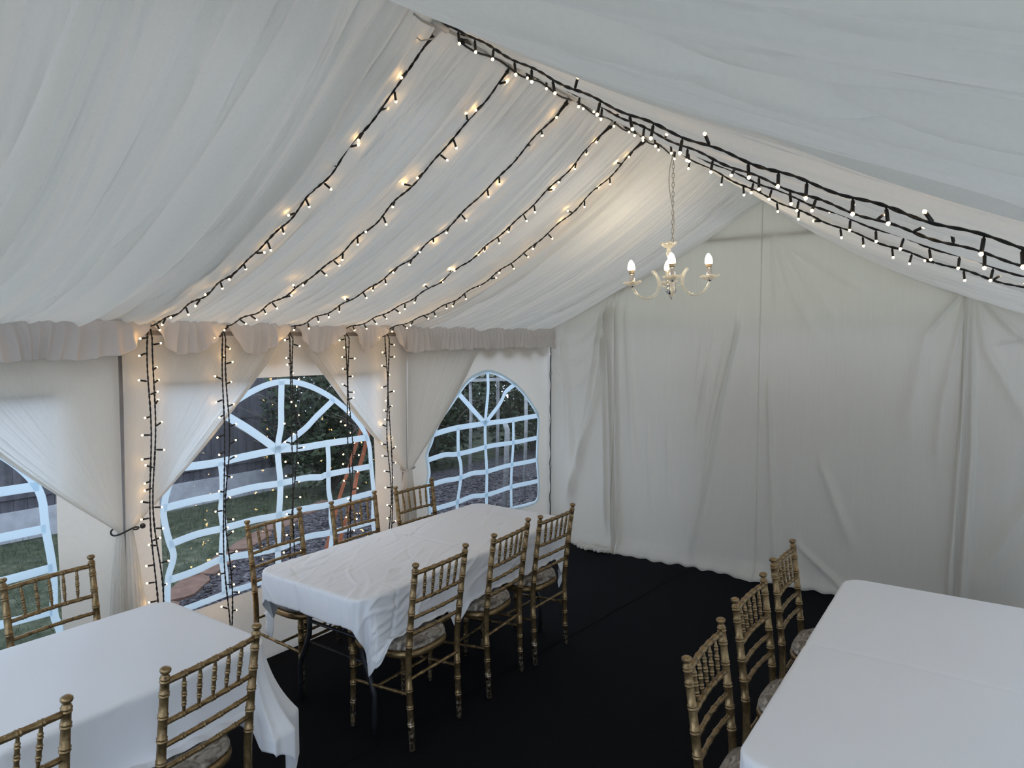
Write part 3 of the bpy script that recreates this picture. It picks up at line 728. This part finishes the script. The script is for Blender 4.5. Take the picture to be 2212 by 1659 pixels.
def chair(cush):
    root=empty('chiavari_chair')
    g=M['gold']
    post=lambda sx: (lambda t:(sx*(.178+.0095*t), -.055*max(0,(t-.45)/.55)**1.25+.012*(1-t)*max(0,1-t*2)*-1.5, .885*t))
    for sx in (-1,1):
        P=post(sx); rg=[.14,.235,.33,.575,.665,.755,.845,.93,.985]
        pts,rad=turned(P,.0150,rg,rfun=lambda t:.0140+.0014*math.sin(PI*min(1,t*1.1)))
        top=Vector(P(1))
        for dz,r in ((.003,.0100),(.008,.0100),(.012,.0155),(.018,.0178),(.024,.0165),(.028,.011),(.029,.002)):
            pts.append(tuple(top+Vector((0,-dz*.12,dz)))); rad.append(r)
        mb=MB(); mb.tube(pts,rad,14); mb.build('back_post',g,root)
    def rail(z,r,rings,name,p=None,parent=root,seg=10):
        t=z/.885; a=Vector(post(-1)(t)); b=Vector(post(1)(t))
        # rails bow gently backwards
        pth=lambda s:tuple(a.lerp(b,s)+Vector((0,-.010*math.sin(PI*s),.002*math.sin(PI*s))))
        pts,rad=turned(pth,r,rings,rb=.0021); mb=MB(); mb.tube(pts,rad,seg); mb.build(name,g,parent); return pth
    rt=rail(.862,.0105,[.18,.34,.5,.66,.82],'top_rail')
    r2=rail(.720,.0095,[.18,.34,.5,.66,.82],'back_rail')
    rail(.640,.0088,[.2,.4,.6,.8],'back_rail'); rail(.560,.0088,[.2,.4,.6,.8],'back_rail')
    for s in (.18,.34,.5,.66,.82):
        a=Vector(r2(.5+(s-.5)*.94)); b=Vector(rt(s))
        pts,rad=turned(lambda t:tuple(a.lerp(b,t)),.007,[.26,.50,.74],rb=.0022,rfun=lambda t:.0038+.0038*math.sin(PI*min(1,max(0,(t-.0)/1.0)))**.8)
        mb=MB(); mb.tube(pts,rad,8); mb.build('spindle',g,root)
    # front legs
    for sx in (-1,1):
        P=lambda t:(sx*(.180+.004*(1-t)), .368+.012*(1-t)*.8, .425*t)
        pts,rad=turned(P,.014,[.30,.52,.74,.90],rfun=lambda t:.0125+.0028*t); mb=MB(); mb.tube(pts,rad,14); mb.build('leg',g,root)
    # stretchers
    def st(a,b,rg=(.25,.5,.75),r=.0078):
        a,b=Vector(a),Vector(b); pts,rad=turned(lambda t:tuple(a.lerp(b,t)),r,rg,rb=.002); mb=MB(); mb.tube(pts,rad,10); mb.build('stretcher',g,root)
    for sx in (-1,1):
        st((sx*.181,-.012,.27),(sx*.183,.372,.24)); 
    st((-.183,.372,.30),(.183,.372,.30)); st((-.179,-.010,.345),(.179,-.010,.345))
    st((-.182,.20,.255),(.182,.20,.255),(.33,.66))
    # seat frame
    V=[];F=[];o1=seat_outline(1.0);n=len(o1)
    rows=[(.93,.415),(1.0,.418),(1.012,.430),(1.0,.446),(.95,.449),(.0,.449)]
    for f,z in rows:
        for x,y in o1: V.append((x*f,.205+(y-.205)*f,z))
    for j in range(len(rows)-1):
        for k in range(n): F.append((j*n+k,j*n+(k+1)%n,(j+1)*n+(k+1)%n,(j+1)*n+k))
    F.append(tuple(reversed(range(n))))
    mesh('seat_frame',V,F,g,root)
    # cushion, domed with piping
    V=[];F=[];rows=[(.90,.449),(.955,.452),(.985,.460),(.975,.469),(.94,.476),(.955,.479),(.93,.485),(.85,.493),(.70,.500),(.50,.505),(.28,.507),(.1,.508),(.001,.508)]
    for f,z in rows:
        for k,(x,y) in enumerate(o1): V.append((x*f,.205+(y-.205)*f,z+.0018*math.sin(k*1.3+f*9)))
    for j in range(len(rows)-1):
        for k in range(n): F.append((j*n+k,j*n+(k+1)%n,(j+1)*n+(k+1)%n,(j+1)*n+k))
    mesh('seat_cushion',V,F,cush,root)
    return root
def copy_tree(o,parent=None):
    c=o.copy(); COL.objects.link(c)
    if parent is not None: c.parent=parent
    for ch in o.children: copy_tree(ch,c)
    return c
# knob midpoint x, y, direction of the back rail in degrees, faces -x (True) or +x, cushion, group, label
CH=[
 (1.420,-3.215,92,True,'v','A','gold spindle-back chair nearest the camera at the middle table, aisle side'),
 (1.400,-2.612,96,True,'v','A','gold spindle-back chair in the middle of the aisle side of the middle table'),
 (1.402,-2.147,91,True,'v','A','gold spindle-back chair farthest along the aisle side of the middle table'),
 (.105,-3.223,93.5,False,'g','W','gold chair with grey pad on the window side of the middle table, nearest the camera'),
 (.125,-2.630,91.3,False,'v','W','gold chair at the window side of the middle table, in front of the orange strap'),
 (.135,-2.071,90.4,False,'v','W','gold chair at the window side of the middle table, by the second tied curtain'),
 (2.800,-3.385,93,False,'v','R','gold chair nearest the camera along the right hand table'),
 (2.766,-2.778,90,False,'v','R','gold chair in the middle of the row along the right hand table'),
 (2.738,-2.163,91,False,'v','R','gold chair farthest back along the right hand table, nearest the white drape'),
 (1.474,-4.428,100,True,'v','L','gold chair whose back stands whole in front of the lower left table'),
 (1.46,-5.06,93,True,'v','L','gold chair cut off by the bottom left corner of the picture'),
 (.105,-4.414,96,False,'v','L','gold chair behind the lower left table, in front of the nearest window'),
]
GR={'A':'gold chairs on the aisle side of the middle table','W':'gold chairs on the window side of the middle table','R':'gold chairs along the right hand table','L':'gold chairs around the lower left table'}
protoV=chair(M['cush']); protoG=chair(M['cush_g']); used={'v':False,'g':False}
SEATS=[]
for (x,y,h,neg,c,g,lab) in CH:
    p=protoV if c=='v' else protoG
    o=p if not used[c] else copy_tree(p)
    used[c]=True
    rz=math.radians(h if neg else h-180)
    off=Vector((0,-.055,0)); off.rotate(Quaternion((0,0,1),rz))
    o.location=(x-off.x,y-off.y,0); o.rotation_euler=(0,0,rz)
    tag(o,lab,'chair',GR[g])
    SEATS.append((o.location.x,o.location.y,rz))

# ------------------------------------------------------------------ tables
def table(cx,cy,h,L,Wd,label,seams=True):
    root=empty('folding_table',(cx,cy,0),h); tag(root,label,'table')
    mb=MB(); n=40; V=[];F=[]
    r=.07
    def rr(hx,hy,r,n=8):
        out=[]
        for (sx,sy,a0) in ((1,1,0),(-1,1,PI/2),(-1,-1,PI),(1,-1,1.5*PI)):
            for k in range(n+1):
                a=a0+PI/2*k/n; out.append((sx*(hx-r)+r*math.cos(a),sy*(hy-r)+r*math.sin(a)))
        return out
    o=rr(L/2,Wd/2,r); n=len(o)
    V=[(x,y,.70) for x,y in o]+[(x,y,.737) for x,y in o]+[(x*.99,y*.99,.742) for x,y in o]
    F=[(k,(k+1)%n,n+(k+1)%n,n+k) for k in range(n)]+[(n+k,n+(k+1)%n,2*n+(k+1)%n,2*n+k) for k in range(n)]+[tuple(2*n+k for k in range(n)),tuple(reversed(range(n)))]
    mesh('tabletop',V,F,M['ttop'],root,False)
    for sx in (-1,1):
        for sy in (-1,1):
            x=sx*(L/2-.17)
            mb=MB(); mb.tube([(x,sy*.20,.70),(x,sy*.20,.42),(x,sy*.205,.38),(x,sy*.27,.24),(x,sy*.285,.20),(x,sy*.285,.004)],.0135,12); mb.build('leg',M['tableleg'],root)
        mb=MB(); mb.tube([(sx*(L/2-.17),-.22,.345),(sx*(L/2-.17),.22,.345)],.006,8); mb.build('crossbar',M['tableleg'],root)
        for sy in (-1,1):
            mb=MB(); mb.tube([(sx*(L/2-.17),sy*.05,.46),(sx*(L/2-.55),sy*.05,.69)],.006,8); mb.build('brace',M['tableleg'],root)
        mb=MB(); mb.tube([(sx*(L/2-.17),-.20,.46),(sx*(L/2-.17),.20,.46)],.009,8); mb.build('crossbar',M['tableleg'],root)
    return root
def cloth(cx,cy,h,L,Wd,dx0,dx1,dy0,dy1,mat,label,seed,seatlim=True,corner=.06,ncr=60,acr=.002,flare=0.):
    """dx0/dx1 drop at -length/+length end, dy0/dy1 at -width/+width side"""
    rs=np.random.RandomState(seed); st=.009
    us=np.arange(-L/2-dx0,L/2+dx1+st/2,st); vs=np.arange(-Wd/2-dy0,Wd/2+dy1+st/2,st)
    U,Vv=np.meshgrid(us,vs,indexing='ij'); r=corner+.02; hx,hy=L/2+.006,Wd/2+.006
    # nearest point on the rounded top
    ax,ay=np.abs(U),np.abs(Vv); ix,iy=hx-r,hy-r
    ex,ey=np.maximum(ax-ix,0),np.maximum(ay-iy,0); l=np.hypot(ex,ey); inside=l<=r
    d=np.where(inside,0,l-r); ll=np.maximum(l,1e-6); nx,ny_=ex/ll*np.sign(U),ey/ll*np.sign(Vv)
    qx=np.where(inside,U,np.sign(U)*np.minimum(ax,ix)+nx*r); qy=np.where(inside,Vv,np.sign(Vv)*np.minimum(ay,iy)+ny_*r)
    both=(ex>0)&(ey>0)
    th=np.arctan2(ey,ex)
    # folds in the hanging part
    per=qx*np.abs(ny_)+qy*np.abs(nx)
    f=sum(a*np.sin(per*k+p) for a,k,p in zip((.5,.35,.25,.2),(11,19,31,47),rs.uniform(0,6,4)))
    cornerf=np.where(both,np.sin(th*2)**2,0)
    rb=.012
    out=np.where(d<rb*1.57,rb*np.sin(d/rb),rb)
    down=np.where(d<rb*1.57,rb*(1-np.cos(np.minimum(d/rb,1.57))),rb+(d-rb*1.57))
    hang=np.clip(d/.35,0,1)
    out=out+hang*(.012*f+.012)*(1-.5*cornerf)+cornerf*hang*(.005+.03*np.sin(th*8+seed))+flare*hang**2*(.3+.7*both)
    X=qx+nx*out; Y=qy+ny_*out; Z=.7465-down*np.sqrt(np.clip(1-(.25*hang)**2,0,1))
    # pull corner tails inward so they hang as a narrow fold
    pinch=cornerf*np.clip(d/.3,0,1)*(1 if flare==0 else .2)
    X-=np.sign(U)*pinch*.035; Y-=np.sign(Vv)*pinch*.02
    # soft unevenness of the top
    Z+=np.where(inside,.0010*np.sin(U*9+Vv*5+seed)+.0008*np.sin(U*21-Vv*13),0)
    # pressed creases and wrinkles
    W_=np.zeros_like(Z)
    for k in range(ncr):
        cu=rs.uniform(us[0],us[-1]) if k%3 else -L/2+abs(rs.normal(0,.35)); cv=rs.uniform(vs[0],vs[-1]); an=rs.normal(.25,.35); ln=rs.uniform(.04,.22); wd=rs.uniform(.005,.010)
        a=rs.uniform(.4,1)*acr*rs.choice([-1,1,1]); du=(U-cu)*math.cos(an)+(Vv-cv)*math.sin(an); dv=-(U-cu)*math.sin(an)+(Vv-cv)*math.cos(an)+.15*du*du/ln*rs.uniform(-1,1)
        W_+=a*np.exp(-(du/ln)**2)*np.exp(-(dv/wd)**2)
    W_-=.0024*np.exp(-((U-.01*np.sin(Vv*7))/.010)**2)+.0009*np.exp(-((Vv-.02)/.010)**2)
    X+=nx*W_*2*(~inside); Y+=ny_*W_*2*(~inside); Z+=W_*inside
    c,s=math.cos(h),math.sin(h)
    GX=cx+c*X-s*Y; GY=cy+s*X+c*Y
    if seatlim:
        for (sx,sy,rz) in SEATS:
            # chair local coordinates of every hanging vertex
            lx=(GX-sx)*math.cos(-rz)-(GY-sy)*math.sin(-rz); ly=(GX-sx)*math.sin(-rz)+(GY-sy)*math.cos(-rz)
            w=np.clip(1-(np.abs(lx)-.215)/.07,0,1)*((ly>-.1)&(ly<.46))
            top=.522; ov=np.maximum(top-Z,0)*w*(~inside)
            zn=Z+ov
            # excess cloth slides outwards over the cushion
            sl=np.minimum(ov*.12,.03)
            gx_=c*nx-s*ny_; gy_=s*nx+c*ny_
            GX=GX+gx_*sl; GY=GY+gy_*sl; Z=np.where(ov>0,zn+.004*np.sin(lx*60),zn)
    Z=np.maximum(Z,.006)
    o=gridmesh('tablecloth',GX,GY,Z,mat); o.modifiers.new('smooth','SMOOTH').iterations=1
    solid(o,.0010); tag(o,label,'tablecloth')
    return o
T2=(.853,-2.664,1.582); TL=(.901,-5.009,1.586); TR=(3.400,-2.829,1.599)
TRW=.92
table(*T2,1.83,.76,'folding table with black steel legs under the wrinkled white cloth, middle of the tent')
table(*TL,1.83,.76,'folding table under the smooth white cloth at the lower left')
nR=Vector((-math.sin(TR[2]),math.cos(TR[2])))
TRc=(TR[0]-nR.x*(TRW-.76)/2,TR[1]-nR.y*(TRW-.76)/2,TR[2])
table(*TRc,1.83,TRW,'folding table under the flat white cloth at the lower right')
cloth(*T2,1.83,.76,.155,.30,.36,.36,M['cloth_a'],'white wrinkled tablecloth with pointed hanging corners on the middle table',3,ncr=230,acr=.0062)
cloth(*TL,1.83,.76,.30,.50,.42,.30,M['cloth_b'],'white tablecloth with one long corner reaching near the floor, lower left table',5,flare=.11)
cloth(*TRc,1.83,TRW,.22,.22,.22,.22,M['cloth_c'],'smooth white tablecloth with a centre fold line on the right hand table',8,True,ncr=14,acr=.0008)

# ------------------------------------------------------------------ fairy lights
def lamp_mesh():
    mb=MB(); mb.tube([(0,0,.0),(0,0,.007),(0,0,.008),(0,0,.036),(0,0,.037)],[.0024,.0024,.0046,.0046,.0036],8)
    o=mb.build('lamp_holder',M['cable']); me=o.data; bpy.data.objects.remove(o)
    mb=MB(); n=6; mb.lathe([(.0003,.036)]+[(.0046*math.sin(PI*(k+1)/(n+1))**.7,.036+.0105*(k+1)/(n+1)) for k in range(n)]+[(.0002,.0465)],10)
    o=mb.build('bulb',M['led']); me2=o.data; bpy.data.objects.remove(o); return me,me2
HM,BMh=lamp_mesh()
def add_lamp(root,pos,d,r):
    q=Vector(d).normalized().to_track_quat('Z','Y')
    a=bpy.data.objects.new('lamp_holder',HM); link(a,root); a.location=pos; a.rotation_mode='QUATERNION'; a.rotation_quaternion=q
    b=bpy.data.objects.new('bulb',BMh); link(b,a)
def twist(mb,pts,rs,r=.0028,off=.0016,pitch=.085):
    # two wires twisted round each other
    P=[Vector(p) for p in pts]; L=[0]
    for i in range(1,len(P)): L.append(L[-1]+(P[i]-P[i-1]).length)
    tot=L[-1]; n=int(tot/.0085); Q=[];j=0
    for k in range(n+1):
        s=tot*k/n
        while j<len(L)-2 and L[j+1]<s: j+=1
        t=(s-L[j])/max(1e-9,L[j+1]-L[j]); Q.append(P[j].lerp(P[j+1],t))
    ph0=rs.uniform(0,6)
    for w in (0,PI):
        out=[]
        for k,q in enumerate(Q):
            s=tot*k/n; t=(Q[min(k+1,n)]-Q[max(k-1,0)]).normalized(); a=Vector((0,1,0)) if abs(t.y)<.9 else Vector((1,0,0)); u=t.cross(a).normalized(); v=t.cross(u)
            o=off*(1+.7*max(0,math.sin(s*19+ph0))**3); ang=2*PI*s/pitch+w+1.2*math.sin(s*7+ph0)
            out.append(q+u*o*math.cos(ang)+v*o*math.sin(ang))
        mb.tube(out,r,5)
    return Q,tot
def left_string(y0,y1,label,seed,ztail):
    rs=random.Random(seed); root=empty('fairy_light_string',(2,y0,3.03)); tag(root,label,'string lights','fairy light strings down the left slope')
    O=Vector((2,y0,3.03)); n=70; pts=[]
    for k in range(n+1):
        s=.012+.968*k/n; x=2-2*s; z=RZ-1.03*s-4*.165*s*(1-s)-.020+.006*math.sin(k*.8+seed); y=y0+(y1-y0)*s+.006*math.sin(k*.6+seed*2)
        pts.append((x,y,z))
    mb=MB(); Q,tot=twist(mb,[Vector(p)-O for p in pts],rs)
    lamps=[]
    m=22
    for i in range(m):
        q=Q[int((i+.75+rs.uniform(-.12,.12))*len(Q)/m*.97)]
        a=rs.choice([-1,1,1]); dy=rs.uniform(.3,1)*a
        d=Vector((rs.uniform(-.6,.5),dy,-rs.uniform(.3,1.2) if rs.random()<.75 else rs.uniform(.1,.35)))
        lamps.append((q,d))
    # drop: two strands down the wall
    xs=.088; yt=y1-.015
    for st_,(o,ph) in enumerate(((-.010,0),(.012,2.1))):
        drop=[Vector(pts[-1])-O] if st_==0 else [Vector(pts[-1])+Vector((.004,.01,-.015))-O]
        for k in range(46):
            z=1.95-(1.95-ztail)*k/45
            yy=yt+o*(1+.9*math.sin(z*7+ph+seed))+.012*math.sin(z*3+seed)+.0*z
            if k>42: yy=yt+o*(45-k)/3
            drop.append(Vector((xs+.006*math.sin(z*9+ph),yy,z))-O)
        Q2,t2=twist(mb,drop,rs,off=.0016,pitch=.06)
        mm_=16 if ztail<.5 else 14
        for i in range(mm_):
            q=Q2[min(len(Q2)-1,int((i+.7+.35*st_+rs.uniform(-.2,.2))*len(Q2)/(mm_+.8)))]
            side=(-1 if st_==0 else 1)*(1 if rs.random()<.8 else -1)
            d=Vector((rs.uniform(-.75,.5),side*rs.uniform(.5,1),rs.uniform(-.35,.45)))
            lamps.append((q,d))
    mb.build('cable',M['cable'],root)
    mb=MB(); a=Vector(pts[0])-O; b=Vector(pts[2])-O; dd=(b-a).normalized()
    mb.tube([a-dd*.01,a+dd*.022,a+dd*.023,a+dd*.03,a+dd*.075],[.013,.013,.010,.009,.004],12); mb.build('plug',M['cable'],root)
    for q,d in lamps: add_lamp(root,q,d,0)
LS=[(-3.84,-3.90,'black fairy light string nearest the camera, down the left slope and the first window pole',.28),
    (-3.41,-3.50,'second black fairy light string, dropping over the left part of the middle window',.22),
    (-2.97,-3.06,'third black fairy light string, dropping down the centre of the middle window',.25),
    (-2.56,-2.62,'fourth black fairy light string, dropping over the right part of the middle window',.25),
    (-2.19,-2.256,'fifth and farthest black fairy light string on the left slope, dropping beside the second pole',.25)]
for i,(a,b,lab,zt) in enumerate(LS): left_string(a,b,lab,20+i,zt)
def right_string(y0,y1,S,label,seed,lead):
    rs=random.Random(seed); root=empty('fairy_light_string',(2,y0,3.03)); tag(root,label,'string lights','fairy light strings down the right slope')
    O=Vector((2,y0,3.03)); pts=[]
    for k in range(lead):            # runs along the ridge first
        t=k/max(1,lead); pts.append((2.012+.01*math.sin(k),y0-.45*(1-t)+0*t,RZ-.03-.015*math.sin(PI*t)))
    for k in range(71):
        s=.01+.985*k/70; pts.append((2+2*s,y0+(y1-y0)*s,RZ-1.03*s-4*S*s*(1-s)-.01+.004*math.sin(k*.9+seed)))
    mb=MB(); Q,tot=twist(mb,[Vector(p)-O for p in pts],rs)
    mb.build('cable',M['cable'],root); m=23 if lead<2 else 27
    mb=MB(); a=Vector(pts[0])-O; dd=(Vector(pts[2])-Vector(pts[0])).normalized(); mb.tube([a-dd*.01,a+dd*.022,a+dd*.023,a+dd*.03,a+dd*.07],[.013,.013,.010,.009,.004],12); mb.build('plug',M['cable'],root)
    for i in range(m):
        q=Q[int((i+.6+rs.uniform(-.15,.15))*len(Q)/m*.985)]
        if rs.random()<.66: d=Vector((rs.uniform(-.25,.15),rs.uniform(-.35,.35),-1))
        else: d=Vector((rs.uniform(-.6,.6),rs.uniform(-1,1),rs.uniform(-.2,.6)))
        add_lamp(root,q,d,0)
right_string(-3.84,-3.84,.088,'uppermost and nearest fairy light string on the right slope',40,0)
right_string(-3.41,-3.41,.090,'second fairy light string from the camera on the right slope',41,0)
right_string(-2.97,-2.97,.084,'third fairy light string from the camera on the right slope',42,0)
right_string(-2.56,-2.56,.108,'lowest and farthest fairy light string on the right slope',43,0)
# supply lead along the ridge
sl=empty('supply_lead',(2,-3.84,RZ-.02)); tag(sl,'white supply lead with T connectors running along the ridge','cable')
O=Vector((2,-3.84,RZ-.02))
mb=MB(); pts=[(0.012*math.sin(k*.7),.0+1.72*k/40+.0,-.012-.012*math.sin(k*1.1)**2) for k in range(-3,41)]; mb.tube(pts,.0045,8); mb.build('lead',M['cord'],sl)
for y in (-3.84,-3.41,-2.97,-2.56,-2.19):
    mb=MB(); yy=y+3.84
    mb.tube([(0,yy-.045,-.014),(0,yy-.03,-.014),(0,yy-.028,-.014),(0,yy+.028,-.014),(0,yy+.03,-.014),(0,yy+.05,-.014)],[.006,.008,.013,.013,.008,.005],12)
    mb.tube([(0,yy,-.014),(-.035,yy,-.03)],[.011,.011],12); mb.build('connector',M['whitepl'],sl)
    mb=MB(); mb.tube([(0,yy+.10,-.014),(0,yy+.125,-.016),(0,yy+.126,-.016),(0,yy+.16,-.018)],[.013,.013,.009,.006],12); mb.build('coupling',M['cable'],sl)
mb=MB(); mb.tube([(-.005,.10+1.9*k/50,-.028-.008*math.sin(k*.8)) for k in range(51)],.0042,6); mb.build('black_lead',M['cable'],sl)
# cord loop hanging at the start
mb=MB(); mb.tube([(1.93,-3.93,3.03),(1.925,-3.92,2.99),(1.95,-3.89,2.965),(1.985,-3.86,2.975)],.0028,8); o=mb.build('cord_loop',M['cord']); tag(o,'short pale loop of cord beside the top plug of the nearest string','cord')

# ------------------------------------------------------------------ chandelier
CZ=2.185
ch=empty('chandelier',(2,-1.86,CZ)); tag(ch,'clear glass chandelier with lit candle bulbs hanging on a chain','chandelier')
TILT=Quaternion(Vector((-.589,.808,0)),math.radians(-4.0))
def rot(o): o.rotation_mode='QUATERNION'; o.rotation_quaternion=TILT; return o
# chain
mb=MB(); z=.312; k=0
while z<.86:
    pts=[]
    for j in range(17):
        a=2*PI*j/16; x=.0068*math.cos(a); zz=.0155*math.sin(a)
        an=PI/2*(k%2)+.3; pts.append((x*math.cos(an),x*math.sin(an),z+.0155+zz))
    mb.tube(pts,.0016,6,False); z+=.0262; k+=1
mb.build('chain',M['chain'],ch)
mb=MB(); pts=[]
for j in range(40):
    t=j/39; z=.30+.55*t; pts.append((.010*math.sin(t*7)-.022*math.sin(PI*t)*(t**2)*1.4,.008*math.cos(t*5),z))
mb.tube(pts,.0028,8); mb.build('flex',M['cord'],ch)
def fl(r,z,a,i): return (r*(1+.10*math.sin(a*6)*min(1,i/3)), z+.006*math.cos(a*6)*(i/4.))
mb=MB(); mb.lathe([(.004,.282),(.012,.284),(.022,.290),(.034,.300),(.044,.312),(.043,.316),(.032,.304),(.02,.295),(.004,.290)],36,wav=lambda r,z,a,i:fl(r,z,a,min(i,8-i))); rot(mb.build('top_dish',M['glass'],ch))
mb=MB(); mb.lathe([(.002,.282),(.012,.28),(.013,.276),(.010,.272),(.013,.262),(.018,.250),(.012,.235),(.010,.215),(.012,.195),(.019,.170),(.024,.150),(.022,.135),(.014,.120),(.012,.115),(.002,.113)],28,wav=lambda r,z,a,i:(r*(1+.05*math.sin(a*10)),z)); rot(mb.build('glass_column',M['glass'],ch))
mb=MB(); mb.lathe([(.002,.116),(.016,.114),(.017,.108),(.009,.105),(.010,.088),(.016,.083),(.026,.078),(.027,.07),(.020,.066),(.026,.055),(.032,.042),(.029,.030),(.018,.020),(.010,.016),(.002,.015)],28); rot(mb.build('hub',M['chrome'],ch))
mb=MB(); mb.lathe([(.002,.016),(.007,.013),(.005,.008),(.009,.002),(.008,-.004),(.003,-.009),(.001,-.013)],18); rot(mb.build('finial',M['chrome'],ch))
rgt=math.atan2(.589,.808)
for k in range(4):
    a=rgt+math.radians(-10)+k*PI/2; ca,sa=math.cos(a),math.sin(a)
    path=[(.098,.160),(.082,.140),(.070,.112),(.066,.080),(.072,.050),(.090,.024),(.118,.008),(.150,.006),(.180,.020),(.204,.046),(.218,.080)]
    P=[Vector((r*ca,r*sa,z)) for r,z in path]; Q=[]
    for i in range(len(P)-1):
        p0,p1,p2,p3=P[max(i-1,0)],P[i],P[i+1],P[min(i+2,len(P)-1)]
        for j in range(4):
            t=j/4; Q.append(.5*((2*p1)+(p2-p0)*t+(2*p0-5*p1+4*p2-p3)*t*t+(3*p1-p0-3*p2+p3)*t**3))
    Q.append(P[-1]); mb=MB(); mb.tube(Q,[.0098-.0018*i/len(Q) for i in range(len(Q))],10)
    mb.tube([Vector((.02*ca,.02*sa,.062)),Vector((.068*ca,.068*sa,.070))],.004,8)
    arm=rot(mb.build('arm',M['glass'],ch))
    c=(.2185*ca,.2185*sa,0)
    mb=MB(); mb.lathe([(.006,.082),(.014,.084),(.028,.090),(.042,.098),(.052,.108),(.050,.110),(.040,.101),(.026,.094),(.010,.089)],36,c,wav=lambda r,z,a,i:fl(r,z,a,min(i,8-i)*.6)); mb.build('drip_dish',M['glass'],arm)
    mb=MB(); mb.lathe([(.001,.076),(.011,.077),(.013,.083),(.0148,.088),(.0148,.158),(.001,.158)],18,c); mb.build('candle_sleeve',M['chrome'],arm)
    mb=MB(); mb.lathe([(.001,.158),(.0155,.158),(.0172,.170),(.0192,.175),(.001,.176)],18,c); mb.build('bulb_collar',M['collar'],arm)
    mb=MB(); mb.lathe([(.0190,.175),(.0212,.184),(.0206,.196),(.0172,.211),(.0115,.224),(.0055,.232),(.001,.235)],20,c); mb.build('bulb',M['lamp'],arm)

# ------------------------------------------------------------------ light
w=bpy.data.worlds.new('overcast_dusk'); SC.world=w; w.use_nodes=True
nt=w.node_tree; nt.nodes.clear(); out=nt.nodes.new('ShaderNodeOutputWorld'); bg=nt.nodes.new('ShaderNodeBackground')
tc=nt.nodes.new('ShaderNodeTexCoord'); sx=nt.nodes.new('ShaderNodeSeparateXYZ'); nt.links.new(tc.outputs['Generated'],sx.inputs[0])
rp=nt.nodes.new('ShaderNodeValToRGB'); e=rp.color_ramp.elements; e[0].position=.0; e[0].color=(.68,.80,1,1); e[1].position=.9; e[1].color=(.78,.89,1,1)
nt.links.new(sx.outputs['Z'],rp.inputs[0]); nt.links.new(rp.outputs[0],bg.inputs[0]); bg.inputs[1].default_value=1.5
nt.links.new(bg.outputs[0],out.inputs[0])

# ------------------------------------------------------------------ camera
cam=bpy.data.cameras.new('camera'); co=link(bpy.data.objects.new('camera',cam)); SC.camera=co
yaw,pitch,roll=math.radians(-36.0658),math.radians(-3.6722),math.radians(-.0193)
fwd=Vector((math.sin(yaw)*math.cos(pitch),math.cos(yaw)*math.cos(pitch),math.sin(pitch)))
right=Vector((math.cos(yaw),-math.sin(yaw),0)); up=right.cross(fwd)
r2=math.cos(roll)*right+math.sin(roll)*up; u2=-math.sin(roll)*right+math.cos(roll)*up
co.matrix_world=Matrix(((r2.x,u2.x,-fwd.x,CAM[0]),(r2.y,u2.y,-fwd.y,CAM[1]),(r2.z,u2.z,-fwd.z,CAM[2]),(0,0,0,1)))
cam.sensor_width=36; cam.lens=36*1511.84/2212; cam.clip_start=.02
SC.view_settings.view_transform='Standard'; SC.view_settings.look='None'; SC.view_settings.gamma=1; SC.view_settings.use_curve_mapping=False
SC.view_settings.exposure=.78
SC.cycles.use_denoising=True
SC.cycles.transparent_max_bounces=16
SC.cycles.max_bounces=8; SC.cycles.diffuse_bounces=4; SC.cycles.use_adaptive_sampling=True; SC.cycles.adaptive_threshold=.03
